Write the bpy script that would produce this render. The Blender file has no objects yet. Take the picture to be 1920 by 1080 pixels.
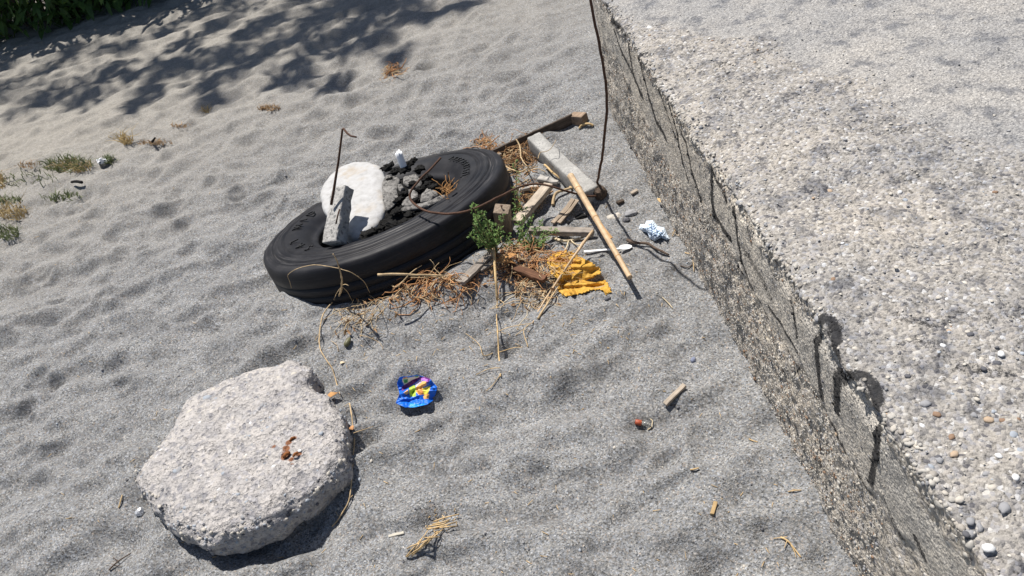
import bpy, math, random
import numpy as np
from mathutils import Vector, Matrix, noise as mnoise

random.seed(7); rng = np.random.default_rng(11)
scn = bpy.context.scene
COL = scn.collection

# ------------------------------------------------------------------ camera, sky, sun
F, PITCH, ROLL, HC = 1507.0, math.radians(40), math.radians(17), 1.6
fw = Vector((0, math.cos(PITCH), -math.sin(PITCH)))
up0 = Vector((0, math.sin(PITCH), math.cos(PITCH)))
rt0 = Vector((1, 0, 0))
rt = rt0*math.cos(ROLL) - up0*math.sin(ROLL)
up = rt0*math.sin(ROLL) + up0*math.cos(ROLL)
CP = Vector((0, 0, HC))
cam = bpy.data.objects.new('camera', bpy.data.cameras.new('camera'))
cam.data.sensor_width = 36; cam.data.lens = F/1920*36
cam.data.clip_start = .05; cam.data.clip_end = 400
cam.matrix_world = Matrix(((rt.x, up.x, -fw.x, CP.x), (rt.y, up.y, -fw.y, CP.y), (rt.z, up.z, -fw.z, CP.z), (0, 0, 0, 1)))
COL.objects.link(cam); scn.camera = cam

SUN_EL = math.radians(65)
LS = Vector((-.375*math.cos(SUN_EL), .927*math.cos(SUN_EL), math.sin(SUN_EL))).normalized()
world = bpy.data.worlds.new('World'); scn.world = world; world.use_nodes = True
wn = world.node_tree
sky = wn.nodes.new('ShaderNodeTexSky'); sky.sky_type = 'NISHITA'; sky.sun_disc = False
sky.sun_elevation = SUN_EL; sky.sun_rotation = math.radians(338)
bg = wn.nodes['Background']; bg.inputs[1].default_value = .062
wn.links.new(sky.outputs[0], bg.inputs[0])
sun = bpy.data.objects.new('sun', bpy.data.lights.new('sun', 'SUN'))
sun.data.energy = 5.0; sun.data.angle = math.radians(.8); sun.data.color = (1, .955, .89)
sun.rotation_euler = (-LS).to_track_quat('-Z', 'Y').to_euler(); sun.location = LS*20
COL.objects.link(sun)
scn.view_settings.view_transform = 'Standard'; scn.view_settings.look = 'None'
scn.view_settings.exposure = 0.40; scn.view_settings.gamma = 1

# ------------------------------------------------------------------ placing helpers
def ray(px, py):
    return fw + rt*((px-960)/F) + up*((540-py)/F)
def W(px, py, z=0.0):
    d = ray(px, py); return CP + d*((z-HC)/d.z)
def onplane(px, py, c, n):
    d = ray(px, py); return CP + d*((c-CP).dot(n)/d.dot(n))

def field(nx, ny, cell, cx, cy, seed):
    """smooth random field, correlation lengths cx, cy in metres, unit variance"""
    r = np.random.default_rng(seed)
    f = np.fft.rfft2(r.standard_normal((ny, nx)))
    kx = np.fft.rfftfreq(nx, cell)[None, :]; ky = np.fft.fftfreq(ny, cell)[:, None]
    f *= np.exp(-2*(math.pi**2)*((kx*cx)**2+(ky*cy)**2))
    g = np.fft.irfft2(f, (ny, nx)); return g/g.std()
def bil(g, u, v):
    ny, nx = g.shape
    u = np.clip(u, 0, nx-1.001); v = np.clip(v, 0, ny-1.001)
    i = u.astype(int); j = v.astype(int); a = u-i; b = v-j
    return (g[j, i]*(1-a)+g[j, i+1]*a)*(1-b)+(g[j+1, i]*(1-a)+g[j+1, i+1]*a)*b

# sand relief -------------------------------------------------------
SX0, SX1, SY0, SY1, SC = -9.0, 3.0, -1.0, 12.0, .012
snx, sny = int((SX1-SX0)/SC), int((SY1-SY0)/SC)
rot = math.radians(-8)
relief = .0062*field(snx, sny, SC, .034, .020, 1) + .0095*field(snx, sny, SC, .075, .040, 2) + .006*field(snx, sny, SC, .5, .45, 3)
relief += -.0075*np.abs(field(snx, sny, SC, .065, .033, 31)) + .0027*field(snx, sny, SC, .018, .013, 4)
YY = np.arange(sny)*SC+SY0; XX = np.arange(snx)*SC+SX0
r2 = np.random.default_rng(5)
K = 26
gy, gx = np.mgrid[-K:K+1, -K:K+1]*SC
for k in range(7500):
    ci, cj = r2.integers(K, snx-K-1), r2.integers(K, sny-K-1)
    th = r2.normal(.2, .5); a = r2.uniform(.03, .075); b = a*r2.uniform(.5, .8)
    ux = gx*math.cos(th)+gy*math.sin(th); uy = -gx*math.sin(th)+gy*math.cos(th)
    q = (ux/a)**2+(uy/b)**2
    A = r2.uniform(.006, .017)
    relief[cj-K:cj+K+1, ci-K:ci+K+1] += -A*np.exp(-q*1.2)+.45*A*np.exp(-((np.sqrt(q)-1.25)/.35)**2)
relief *= 1.08*(1-.54*np.clip((YY-3.3)/1.2, 0, 1))[:, None]
# long drag marks on the trodden path under the tree
relief += (.004*field(snx, sny, SC, .35, .022, 8)*np.clip((YY-3.6)/.8, 0, 1)[:, None])
relief += .0030*field(snx, sny, SC, .022, .016, 9)*np.clip((YY-3.3)/.6, 0, 1)[:, None]
relief -= relief.mean()
def _h(x, y):
    h = bil(relief, (np.asarray(x)-SX0)/SC, (np.asarray(y)-SY0)/SC)
    x = np.asarray(x); y = np.asarray(y)
    # flatten near the wall, low berm behind the tyre, shallow bank along the grass line
    h = h*np.clip((.56-x)/.22, .55, 1) + .012*np.exp(-((x-.52)/.06)**2)*(1+np.sin(y*7)+.6*np.sin(y*17+1))*.5
    h = h + .055*np.exp(-(((x+.28)/.42)**2+((y-1.97)/.17)**2)) - .012*np.exp(-(((x+.33)/.4)**2+((y-2.9)/.2)**2))
    h = h + .02*np.exp(-((y-3.55-.25*(x+1.5))/.35)**2)*np.clip((-x-.7)/.6, 0, 1)
    m = np.clip((1-np.hypot((x+.36)/.44, (y-2.47)/.33))/.14, 0, 1); h = h*(1-m)-.11*m      # hollow under the tyre
    fade = np.clip((x+8)/2, 0, 1)*np.clip((11-y)/2, 0, 1)
    return h*fade
def H(x, y):
    return float(_h(np.array([x]), np.array([y]))[0])
def S(px, py, dz=0.0):
    p = W(px, py, dz)
    for _ in range(5):
        p = W(px, py, H(p.x, p.y)+dz)
    return p

# ------------------------------------------------------------------ mesh builder
class MB:
    def __init__(s): s.v = []; s.f = []
    def add(s, vs, fs):
        o = len(s.v); s.v += [tuple(p) for p in vs]; s.f += [tuple(i+o for i in f) for f in fs]; return o
    def tube(s, pts, radii, n=6):
        pts = [Vector(p) for p in pts]
        if not hasattr(radii, '__len__'): radii = [radii]*len(pts)
        elif len(radii) == 2 and len(pts) != 2: radii = [radii[0]+(radii[1]-radii[0])*i/(len(pts)-1) for i in range(len(pts))]
        t = (pts[1]-pts[0]).normalized(); u = t.orthogonal().normalized(); vs = []; m = len(pts)
        for i, p in enumerate(pts):
            t2 = (pts[min(i+1, m-1)]-pts[max(i-1, 0)])
            t2 = t2.normalized() if t2.length > 1e-9 else t
            u = (u - t2*u.dot(t2)); u = u.normalized() if u.length > 1e-6 else t2.orthogonal().normalized()
            w = t2.cross(u)
            for k in range(n):
                a = 2*math.pi*k/n; vs.append(p+(u*math.cos(a)+w*math.sin(a))*radii[i])
        fs = [(i*n+k, i*n+(k+1) % n, (i+1)*n+(k+1) % n, (i+1)*n+k) for i in range(m-1) for k in range(n)]
        fs += [tuple(range(n-1, -1, -1)), tuple(range((m-1)*n, m*n))]
        s.add(vs, fs)
    def leaf(s, p, d, nrm, L, w, curl=.25, fold=.15):
        d = d.normalized(); sd = d.cross(nrm)
        sd = sd.normalized() if sd.length > 1e-5 else d.orthogonal().normalized()
        nn = sd.cross(d)
        c = lambda t: p+d*(L*t)-nn*(curl*L*t*t)
        m1, m2 = c(.35), c(.7)
        vs = [p, m1+sd*w+nn*w*fold, m1, m1-sd*w+nn*w*fold, m2+sd*w*.7+nn*w*fold, m2, m2-sd*w*.7+nn*w*fold, c(1)]
        s.add(vs, [(0, 2, 1), (0, 3, 2), (1, 2, 5, 4), (2, 3, 6, 5), (4, 5, 7), (5, 6, 7)])
    def blade(s, p, d, L, w, bend):
        sd = d.cross(Vector((random.uniform(-1, 1), random.uniform(-1, 1), .1))).normalized()
        a, b = p+d*L*.5, p+d*L+bend
        s.add([p-sd*w, p+sd*w, a+sd*w*.8, a-sd*w*.8, b], [(0, 1, 2, 3), (3, 2, 4)])
    def mesh(s, name, origin=Vector((0, 0, 0)), smooth=True):
        me = bpy.data.meshes.new(name)
        v = np.array(s.v, dtype=np.float64)-np.array(origin)
        me.from_pydata(v.tolist(), [], s.f)
        if smooth: me.polygons.foreach_set('use_smooth', [True]*len(me.polygons))
        me.update(); return me
def build(name, mb, m, parent=None, smooth=True, origin=None):
    """one mesh object; a child is built relative to its parent's location"""
    if origin is None:
        if parent is not None: origin = parent_loc(parent)
        else:
            a = np.array(mb.v); origin = Vector((a[:, 0].mean(), a[:, 1].mean(), a[:, 2].min()))
    me = mb.mesh(name, origin, smooth) if isinstance(mb, MB) else mb
    me.materials.append(m)
    o = bpy.data.objects.new(name, me); COL.objects.link(o)
    if parent is not None: o.parent = parent
    else: o.location = origin
    return o
def parent_loc(p):
    l = Vector((0, 0, 0))
    while p is not None: l += p.location; p = p.parent
    return l
def tag(o, label, cat, group=None, kind=None):
    o['label'] = label; o['category'] = cat
    if group: o['group'] = group
    if kind: o['kind'] = kind
    return o
def thing(name, label, cat, loc, group=None):
    o = bpy.data.objects.new(name, None); o.empty_display_size = .05; o.location = loc
    COL.objects.link(o); return tag(o, label, cat, group)
def solo(name, mb, m, label, cat, group=None, smooth=True):
    return tag(build(name, mb, m, None, smooth), label, cat, group)
def attr(me, name, vals):
    a = me.attributes.new(name, 'FLOAT', 'POINT'); a.data.foreach_set('value', np.asarray(vals, dtype=np.float32))

def bar(p0, p1, wv, tv, nl=14, bev=.16, nz=0.0, fr=30, bow=None, ends=(1, 1), seed=0):
    """length of timber or concrete: rounded rectangle section, p0 to p1, half-width vectors wv, tv"""
    mb = MB(); p0 = Vector(p0); p1 = Vector(p1); wv = Vector(wv); tv = Vector(tv)
    b = bev*min(wv.length, tv.length); bw = b/wv.length; bt = b/tv.length
    sec = []
    for sx, sy in ((1, 1), (-1, 1), (-1, -1), (1, -1)):
        cs = [(sx, sy*(1-bt)), (sx*(1-bw*.3), sy*(1-bt*.3)), (sx*(1-bw), sy)]
        if sx*sy < 0: cs.reverse()
        sec += cs
        nx = (-sx, sy) if sx*sy > 0 else (sx, -sy)
        ex = (cs[-1], nx)
        for t in (.33, .66):
            sec.append(None)
    # replace None with evenly spread edge points
    out = []
    for i, q in enumerate(sec):
        if q is None:
            j0 = i
            while sec[j0] is None: j0 -= 1
            j1 = i
            while sec[j1 % len(sec)] is None: j1 += 1
            A, B = sec[j0], sec[j1 % len(sec)]; t = (i-j0)/(j1-j0)
            out.append((A[0]+(B[0]-A[0])*t, A[1]+(B[1]-A[1])*t))
        else: out.append(q)
    n = len(out); vs = []
    e = b/(p1-p0).length
    ts = [0, 0, e*.3, e] + [e+(1-2*e)*k/nl for k in range(1, nl)] + [1-e, 1-e*.3, 1, 1]
    sc = [0.02, 1-bw, 1-bw*.3, 1] + [1]*(nl-1) + [1, 1-bw*.3, 1-bw, 0.02]
    for t, k in zip(ts, sc):
        c = p0.lerp(p1, t)
        tap = ends[0]+(ends[1]-ends[0])*t
        if bow: c = c + Vector(bow)*(4*t*(1-t))
        for (x, y) in out:
            p = c + wv*(x*k*tap) + tv*(y*k*tap)
            if nz:
                q = p*fr+Vector((seed*3.1, seed, 0))
                p = p + mnoise.noise_vector(q)*nz + mnoise.noise_vector(q*2.7)*nz*.45
            vs.append(p)
    m = len(ts)
    fs = [(i*n+k, i*n+(k+1) % n, (i+1)*n+(k+1) % n, (i+1)*n+k) for i in range(m-1) for k in range(n)]
    fs += [tuple(range(n-1, -1, -1)), tuple(range((m-1)*n, m*n))]
    mb.add(vs, fs); return mb

def lump(outline, c, n, top, bot, pt=5.0, pe=2.6, nz=.004, fr=25, N=110, R=26, seed=0, dome=0.0, side=None):
    """stone or slab from a traced outline (points on the plane c, n): flat-topped rounded body"""
    n = Vector(n).normalized(); a = n.orthogonal().normalized(); b = n.cross(a)
    pol = [((Vector(q)-c).dot(a), (Vector(q)-c).dot(b)) for q in outline]
    if sum(pol[i-1][0]*pol[i][1]-pol[i][0]*pol[i-1][1] for i in range(len(pol))) < 0: pol.reverse()
    d = [0]
    for i in range(len(pol)):
        q, r = pol[i], pol[(i+1) % len(pol)]; d.append(d[-1]+math.hypot(r[0]-q[0], r[1]-q[1]))
    rs = []
    for k in range(N):
        t = d[-1]*k/N; i = max(j for j in range(len(pol)) if d[j] <= t+1e-9)
        f = (t-d[i])/max(d[i+1]-d[i], 1e-9); q, r = pol[i], pol[(i+1) % len(pol)]
        rs.append((q[0]+(r[0]-q[0])*f, q[1]+(r[1]-q[1])*f))
    for _ in range(2): rs = [((rs[i-1][0]+2*rs[i][0]+rs[(i+1) % N][0])/4, (rs[i-1][1]+2*rs[i][1]+rs[(i+1) % N][1])/4) for i in range(N)]
    mb = MB(); vs = []; ks = []
    prof = []
    for j in range(R+1):
        t = j/R; k = math.sin(t*math.pi/2)**.8 if j else 0.0
        prof.append((k, +1))
    half = [(k, 1) for k, _ in prof]
    lower = [(k, -1) for k, _ in reversed(prof[:-1])]
    for k, sg in half+lower:
        z = (1-min(k, 1)**pt)**(1/pe)
        hgt = (top if sg > 0 else bot)*z*sg
        if sg > 0: hgt += dome*(1-k*k)
        for (x, y) in rs:
            p = c+a*(x*k)+b*(y*k)+n*hgt
            q = p*fr+Vector((seed*7.3, seed*1.7, seed))
            amp = nz*(side if (side and k > .93) else 1)
            p = p+(mnoise.noise_vector(q)+mnoise.noise_vector(q*2.3)*.5+mnoise.noise_vector(q*5.1)*.28)*amp
            vs.append(p); ks.append(k*sg)
    m = len(half+lower)
    fs = [(i*N+k, i*N+(k+1) % N, (i+1)*N+(k+1) % N, (i+1)*N+k) for i in range(m-1) for k in range(N)]
    mb.add(vs, fs); return mb

# ------------------------------------------------------------------ materials
def newmat(name, rough=.9, spec=.3):
    m = bpy.data.materials.new(name); m.use_nodes = True; nt = m.node_tree
    b = nt.nodes['Principled BSDF']; b.inputs['Roughness'].default_value = rough
    b.inputs['Specular IOR Level'].default_value = spec
    return m, nt, b
def nd(nt, typ, **kw):
    n = nt.nodes.new('ShaderNode'+typ)
    for k, v in kw.items():
        if k.startswith('_'): setattr(n, k[1:], v)
        else: n.inputs[k.replace('__', ' ')].default_value = v
    return n
def ramp(nt, src, stops, interp='LINEAR'):
    r = nt.nodes.new('ShaderNodeValToRGB'); e = r.color_ramp; e.interpolation = interp
    while len(e.elements) < len(stops): e.elements.new(.5)
    for el, (p, c) in zip(e.elements, stops):
        el.position = p; el.color = (c, c, c, 1) if not hasattr(c, '__len__') else (*c, 1)
    nt.links.new(src, r.inputs[0]); return r.outputs[0]
def mix(nt, f, a, b, mode='MIX'):
    x = nt.nodes.new('ShaderNodeMix'); x.data_type = 'RGBA'; x.blend_type = mode
    for s, i in ((f, 0), (a, 6), (b, 7)):
        if hasattr(s, 'is_linked'): nt.links.new(s, x.inputs[i])
        else: x.inputs[i].default_value = s if not hasattr(s, '__len__') else (*s, 1)
    return x.outputs[2]
def math_(nt, op, a, b=0.0, c=0.0):
    x = nt.nodes.new('ShaderNodeMath'); x.operation = op
    for i, s in enumerate((a, b, c)):
        if hasattr(s, 'is_linked'): nt.links.new(s, x.inputs[i])
        else: x.inputs[i].default_value = s
    return x.outputs[0]
def coords(nt, scale=(1, 1, 1), rotz=0.0):
    t = nt.nodes.new('ShaderNodeTexCoord'); mp = nt.nodes.new('ShaderNodeMapping')
    mp.inputs['Scale'].default_value = scale; mp.inputs['Rotation'].default_value = (0, 0, rotz)
    nt.links.new(t.outputs['Object'], mp.inputs[0]); return mp.outputs[0]
def noise_(nt, co, scale, detail=4, rough=.6):
    n = nd(nt, 'TexNoise', Scale=scale, Detail=detail, Roughness=rough); nt.links.new(co, n.inputs['Vector']); return n.outputs['Fac']
def voro(nt, co, scale, feature='F1', rnd=1.0):
    n = nd(nt, 'TexVoronoi', Scale=scale, Randomness=rnd); n.feature = feature; nt.links.new(co, n.inputs['Vector']); return n
def bump(nt, b, h, strength=.5, dist=.002, prev=None):
    x = nd(nt, 'Bump', Strength=strength, Distance=dist); nt.links.new(h, x.inputs['Height'])
    if prev is not None: nt.links.new(prev, x.inputs['Normal'])
    nt.links.new(x.outputs[0], b.inputs['Normal']); return x.outputs[0]
def col(nt, b, s): nt.links.new(s, b.inputs['Base Color'])

def m_sand():
    m, nt, b = newmat('sand_grains', .95, .25)
    co = coords(nt)
    v1 = voro(nt, co, 300); sp = nd(nt, 'SeparateColor'); nt.links.new(v1.outputs['Color'], sp.inputs[0])
    g = ramp(nt, sp.outputs[0], [(0, .065), (.14, .125), (.35, .20), (.7, .255), (.92, .33), (1, .45)])
    hue = ramp(nt, sp.outputs[1], [(0, (.92, .97, 1.06)), (.5, (1.0, 1, .99)), (.93, (1.03, .99, .92)), (1, (1.14, .93, .77))])
    c = mix(nt, 1.0, g, hue, 'MULTIPLY')
    v2 = voro(nt, co, 190); s2 = nd(nt, 'SeparateColor'); nt.links.new(v2.outputs['Color'], s2.inputs[0])
    dk = mix(nt, 1.0, ramp(nt, s2.outputs[0], [(0, .03), (.3, .07), (.6, .13), (.85, .22), (1, .36)]), ramp(nt, s2.outputs[1], [(0, (.9, .96, 1.08)), (.6, (1, 1, 1)), (1, (1.1, .97, .86))]), 'MULTIPLY')
    cst = coords(nt, (4.2, 10.5, 4), math.radians(10))
    pn = noise_(nt, cst, 1.0, 5, .68)
    n1 = noise_(nt, co, 5, 5, .6)
    pf = ramp(nt, pn, [(.42, .08), (.54, .30), (.66, .62)])
    c = mix(nt, pf, c, dk)
    c = mix(nt, 1.0, c, ramp(nt, n1, [(.3, .92), (.7, 1.08)]), 'MULTIPLY')
    # dusty path further off
    t = nt.nodes.new('ShaderNodeSeparateXYZ'); nt.links.new(co, t.inputs[0])
    far = math_(nt, 'ADD', math_(nt, 'ADD', t.outputs[1], math_(nt, 'MULTIPLY', t.outputs[0], -.28)), math_(nt, 'MULTIPLY', n1, .9))
    ff = ramp(nt, math_(nt, 'MULTIPLY', far, .1), [(.33, 0), (.52, 1)])
    nf = noise_(nt, co, 60, 4, .7)
    c = mix(nt, math_(nt, 'MULTIPLY', ff, .66), c, ramp(nt, nf, [(.25, (.215, .196, .166)), (.75, (.385, .355, .305))]))
    col(nt, b, c)
    n2 = noise_(nt, co, 210, 3, .65); n3 = noise_(nt, co, 45, 4, .6)
    p = bump(nt, b, n3, .55, .006); p = bump(nt, b, n2, .75, .003, p); bump(nt, b, v1.outputs['Distance'], .5, .002, p)
    return m

def m_slab():
    m, nt, b = newmat('weathered_concrete', .92, .25)
    co = coords(nt)
    sx = nt.nodes.new('ShaderNodeSeparateXYZ'); nt.links.new(co, sx.inputs[0])
    v1 = voro(nt, co, 150); sp = nd(nt, 'SeparateColor'); nt.links.new(v1.outputs['Color'], sp.inputs[0])
    n1 = noise_(nt, co, 120, 4, .7); n2 = noise_(nt, co, 14, 5, .65); n3 = noise_(nt, co, 3.2, 4, .6)
    # coarse exposed matrix: cream cement between grey and brown grains
    cream = ramp(nt, n1, [(.32, (.09, .087, .082)), (.47, (.33, .31, .28)), (.7, (.52, .495, .45))])
    stone = ramp(nt, sp.outputs[0], [(0, (.10, .10, .115)), (.2, (.24, .23, .22)), (.45, (.44, .41, .37)), (.75, (.33, .33, .345)), (.92, (.56, .54, .50)), (1, (.62, .63, .64))])
    coarse = mix(nt, ramp(nt, sp.outputs[1], [(.42, 0), (.5, .85)]), cream, stone)
    # fine grey skim
    v4 = voro(nt, co, 330); s4 = nd(nt, 'SeparateColor'); nt.links.new(v4.outputs['Color'], s4.inputs[0])
    fine = ramp(nt, s4.outputs[0], [(0, (.17, .17, .175)), (.4, (.32, .315, .305)), (.85, (.43, .42, .40)), (1, (.58, .57, .54))])
    at = nd(nt, 'Attribute', _attribute_name='zone')
    zz = math_(nt, 'ADD', at.outputs['Fac'], math_(nt, 'MULTIPLY', math_(nt, 'SUBTRACT', n2, .5), 1.1))
    zf = ramp(nt, zz, [(.42, 0), (.58, 1)])
    c = mix(nt, math_(nt, 'MULTIPLY', zf, .8), coarse, fine)
    c = mix(nt, 1.0, c, ramp(nt, n3, [(.3, (.80, .81, .84)), (.65, (1.06, 1.03, 1.0))]), 'MULTIPLY')
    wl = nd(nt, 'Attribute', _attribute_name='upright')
    c = mix(nt, math_(nt, 'SUBTRACT', 1.0, math_(nt, 'MULTIPLY', wl.outputs['Fac'], .7)), c, mix(nt, 1.0, c, ramp(nt, n2, [(.37, (.54, .56, .61)), (.49, (1, 1, 1))]), 'MULTIPLY'))
    # the upright face: warmer, its colour lightened to make up for the grazing sun
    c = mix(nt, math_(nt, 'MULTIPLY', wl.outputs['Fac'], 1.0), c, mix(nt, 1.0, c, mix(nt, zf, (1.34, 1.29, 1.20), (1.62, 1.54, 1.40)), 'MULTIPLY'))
    # black charcoal scrawls
    ta = nd(nt, 'Attribute', _attribute_name='scrawl')
    n5 = noise_(nt, co, 150, 4, .8)
    tf = ramp(nt, math_(nt, 'ADD', ta.outputs['Fac'], math_(nt, 'MULTIPLY', math_(nt, 'SUBTRACT', n5, .5), 2.1)), [(.40, 0), (.68, .92)])
    c = mix(nt, tf, c, (.018, .018, .02))
    col(nt, b, c)
    hm = math_(nt, 'SUBTRACT', 1.0, v1.outputs['Distance'])
    p = bump(nt, b, n2, .5, .012); p = bump(nt, b, n1, .8, .006, p)
    p = bump(nt, b, hm, .6, .004, p); bump(nt, b, v4.outputs['Distance'], .35, .0015, p)
    return m

def m_boulder():
    m, nt, b = newmat('broken_concrete', .93, .2)
    co = coords(nt)
    v1 = voro(nt, co, 95); sp = nd(nt, 'SeparateColor'); nt.links.new(v1.outputs['Color'], sp.inputs[0])
    n1 = noise_(nt, co, 130, 4, .7); n2 = noise_(nt, co, 18, 5, .65)
    base = ramp(nt, n1, [(.27, (.15, .145, .145)), (.44, (.46, .44, .42)), (.72, (.60, .575, .55))])
    stone = ramp(nt, sp.outputs[0], [(0, (.16, .165, .19)), (.5, (.33, .33, .36)), (.8, (.52, .49, .46)), (1, (.6, .6, .62))])
    c = mix(nt, ramp(nt, sp.outputs[1], [(.70, 0), (.80, .6)]), base, stone)
    c = mix(nt, 1.0, c, ramp(nt, n2, [(.34, (.74, .74, .77)), (.56, (1.03, 1.01, 1))]), 'MULTIPLY')
    ra = nd(nt, 'Attribute', _attribute_name='rust')
    rf = ramp(nt, math_(nt, 'ADD', ra.outputs['Fac'], math_(nt, 'MULTIPLY', math_(nt, 'SUBTRACT', n1, .5), .9)), [(.42, 0), (.62, .95)])
    c = mix(nt, rf, c, ramp(nt, n1, [(.3, (.10, .035, .015)), (.65, (.30, .12, .05))]))
    col(nt, b, c)
    v3 = voro(nt, co, 48); s3 = nd(nt, 'SeparateColor'); nt.links.new(v3.outputs['Color'], s3.inputs[0])
    pit = ramp(nt, noise_(nt, co, 62, 3, .55), [(.60, 0), (.68, 1)])
    p = bump(nt, b, n2, .8, .018); p = bump(nt, b, n1, 1.0, .007, p); p = bump(nt, b, v1.outputs['Distance'], .6, .005, p)
    bump(nt, b, math_(nt, 'SUBTRACT', 1.0, pit), .8, .006, p)
    return m

def m_grit(name, lo, hi, scale=90, rough=.9, bs=.6, bd=.004, sp=.25, fleck=None):
    """simple mottled mineral or wood-like surface"""
    m, nt, b = newmat(name, rough, sp); co = coords(nt)
    n1 = noise_(nt, co, scale, 4, .7); n2 = noise_(nt, co, scale*.12, 4, .6)
    c = ramp(nt, n1, [(.28, lo), (.72, hi)])
    c = mix(nt, 1.0, c, ramp(nt, n2, [(.3, .72), (.7, 1.1)]), 'MULTIPLY')
    if fleck:
        v = voro(nt, co, scale*1.3); s2 = nd(nt, 'SeparateColor'); nt.links.new(v.outputs['Color'], s2.inputs[0])
        c = mix(nt, ramp(nt, s2.outputs[0], [(.8, 0), (.86, .7)]), c, fleck)
    col(nt, b, c); bump(nt, b, n1, bs, bd); return m
def m_wood(name, lo, hi, ax, rough=.85):
    """weathered timber: grain stretched along the world direction ax"""
    m, nt, b = newmat(name, rough, .2)
    t = nt.nodes.new('ShaderNodeTexCoord'); mp = nt.nodes.new('ShaderNodeMapping')
    d = Vector(ax).normalized(); q = d.to_track_quat('X', 'Z').inverted().to_euler()
    mp.inputs['Rotation'].default_value = q; nt.links.new(t.outputs['Object'], mp.inputs[0])
    mp2 = nt.nodes.new('ShaderNodeMapping'); mp2.inputs['Scale'].default_value = (7, 150, 150); nt.links.new(mp.outputs[0], mp2.inputs[0])
    n1 = noise_(nt, mp2.outputs[0], 1.0, 4, .65); n2 = noise_(nt, mp.outputs[0], 35, 3, .6)
    c = ramp(nt, n1, [(.28, lo), (.5, [(p+q_)/2 for p, q_ in zip(lo, hi)]), (.7, hi)])
    c = mix(nt, 1.0, c, ramp(nt, n2, [(.32, .72), (.65, 1.08)]), 'MULTIPLY')
    col(nt, b, c); bump(nt, b, n1, .6, .0025); return m
def m_rubber():
    m, nt, b = newmat('worn_rubber', .5, .24)
    t = nt.nodes.new('ShaderNodeTexCoord'); sx = nt.nodes.new('ShaderNodeSeparateXYZ'); nt.links.new(t.outputs['Object'], sx.inputs[0])
    r = math_(nt, 'SQRT', math_(nt, 'ADD', math_(nt, 'MULTIPLY', sx.outputs[0], sx.outputs[0]), math_(nt, 'MULTIPLY', sx.outputs[1], sx.outputs[1])))
    an = math_(nt, 'ARCTAN2', sx.outputs[1], sx.outputs[0])
    cb = nt.nodes.new('ShaderNodeCombineXYZ')
    nt.links.new(math_(nt, 'MULTIPLY', r, 210.0), cb.inputs[0]); nt.links.new(math_(nt, 'MULTIPLY', an, 2.2), cb.inputs[1])
    nt.links.new(math_(nt, 'MULTIPLY', sx.outputs[2], 210.0), cb.inputs[2])
    st = noise_(nt, cb.outputs[0], 1.0, 4, .7)
    co = t.outputs['Object']; n1 = noise_(nt, co, 9, 5, .65); n2 = noise_(nt, co, 170, 3, .6)
    c = ramp(nt, n1, [(.3, (.0085, .0085, .011)), (.7, (.016, .016, .020))])
    # grey scuffs round the shoulder, dust on the wall
    band = ramp(nt, r, [(.385, 0), (.40, 1), (.437, 1), (.447, .25)])
    sc = math_(nt, 'MULTIPLY', band, ramp(nt, st, [(.54, 0), (.68, .7)]))
    c = mix(nt, sc, c, (.105, .10, .10))
    dust = math_(nt, 'MULTIPLY', ramp(nt, n1, [(.48, 0), (.78, .18)]), ramp(nt, n2, [(.35, .3), (.7, 1)]))
    c = mix(nt, dust, c, (.115, .11, .105))
    col(nt, b, c)
    nt.links.new(ramp(nt, n1, [(.3, .42), (.7, .66)]), b.inputs['Roughness'])
    p = bump(nt, b, st, .25, .0012); bump(nt, b, n2, .2, .0008, p); return m
def m_plain(name, c, rough=.7, sp=.3, var=.2, scale=40, trans=0.0):
    m, nt, b = newmat(name, rough, sp); co = coords(nt); n = noise_(nt, co, scale, 3, .6)
    lo = [x*(1-var) for x in c]; hi = [min(1, x*(1+var)) for x in c]
    col(nt, b, ramp(nt, n, [(.3, lo), (.7, hi)]))
    if trans: b.inputs['Transmission Weight'].default_value = trans; b.inputs['IOR'].default_value = 1.45
    return m
def m_leafy(name, lo, hi, scale=25, sss=.0, rough=.5):
    m, nt, b = newmat(name, rough, .35); co = coords(nt); n = noise_(nt, co, scale, 2, .6)
    c = ramp(nt, n, [(.3, lo), (.7, hi)]); col(nt, b, c)
    tr = nt.nodes.new('ShaderNodeBsdfTranslucent'); nt.links.new(c, tr.inputs[0])
    ms = nt.nodes.new('ShaderNodeMixShader'); ms.inputs[0].default_value = .22
    nt.links.new(b.outputs[0], ms.inputs[1]); nt.links.new(tr.outputs[0], ms.inputs[2])
    nt.links.new(ms.outputs[0], nt.nodes['Material Output'].inputs[0]); return m

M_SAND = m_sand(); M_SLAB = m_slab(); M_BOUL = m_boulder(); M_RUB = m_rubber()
def m_stone():
    m, nt, b = newmat('white_plaster_stone', .85, .25); co = coords(nt)
    n1 = noise_(nt, co, 45, 5, .65); n2 = noise_(nt, co, 9, 4, .6); v = voro(nt, co, 60)
    c = ramp(nt, n1, [(.28, (.33, .325, .32)), (.45, (.41, .405, .40)), (.65, (.46, .46, .46))])
    c = mix(nt, ramp(nt, n2, [(.56, 0), (.70, .5)]), c, (.36, .28, .185))
    c = mix(nt, ramp(nt, noise_(nt, co, 22, 3, .6), [(.62, 0), (.70, .5)]), c, (.30, .29, .28))
    col(nt, b, c); p = bump(nt, b, n2, .35, .012); p = bump(nt, b, n1, .5, .004, p); bump(nt, b, ramp(nt, v.outputs['Distance'], [(.0, 0), (.25, 1)]), .25, .003, p); return m
M_WHITE = m_stone()
M_CHUNK = m_grit('grey_concrete', (.30, .29, .275), (.55, .535, .51), 110, .92, .8, .005, fleck=(.13, .13, .13))
M_POST = m_grit('pale_concrete', (.30, .295, .28), (.46, .45, .43), 160, .92, .5, .0025, fleck=(.24, .235, .23))
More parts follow.
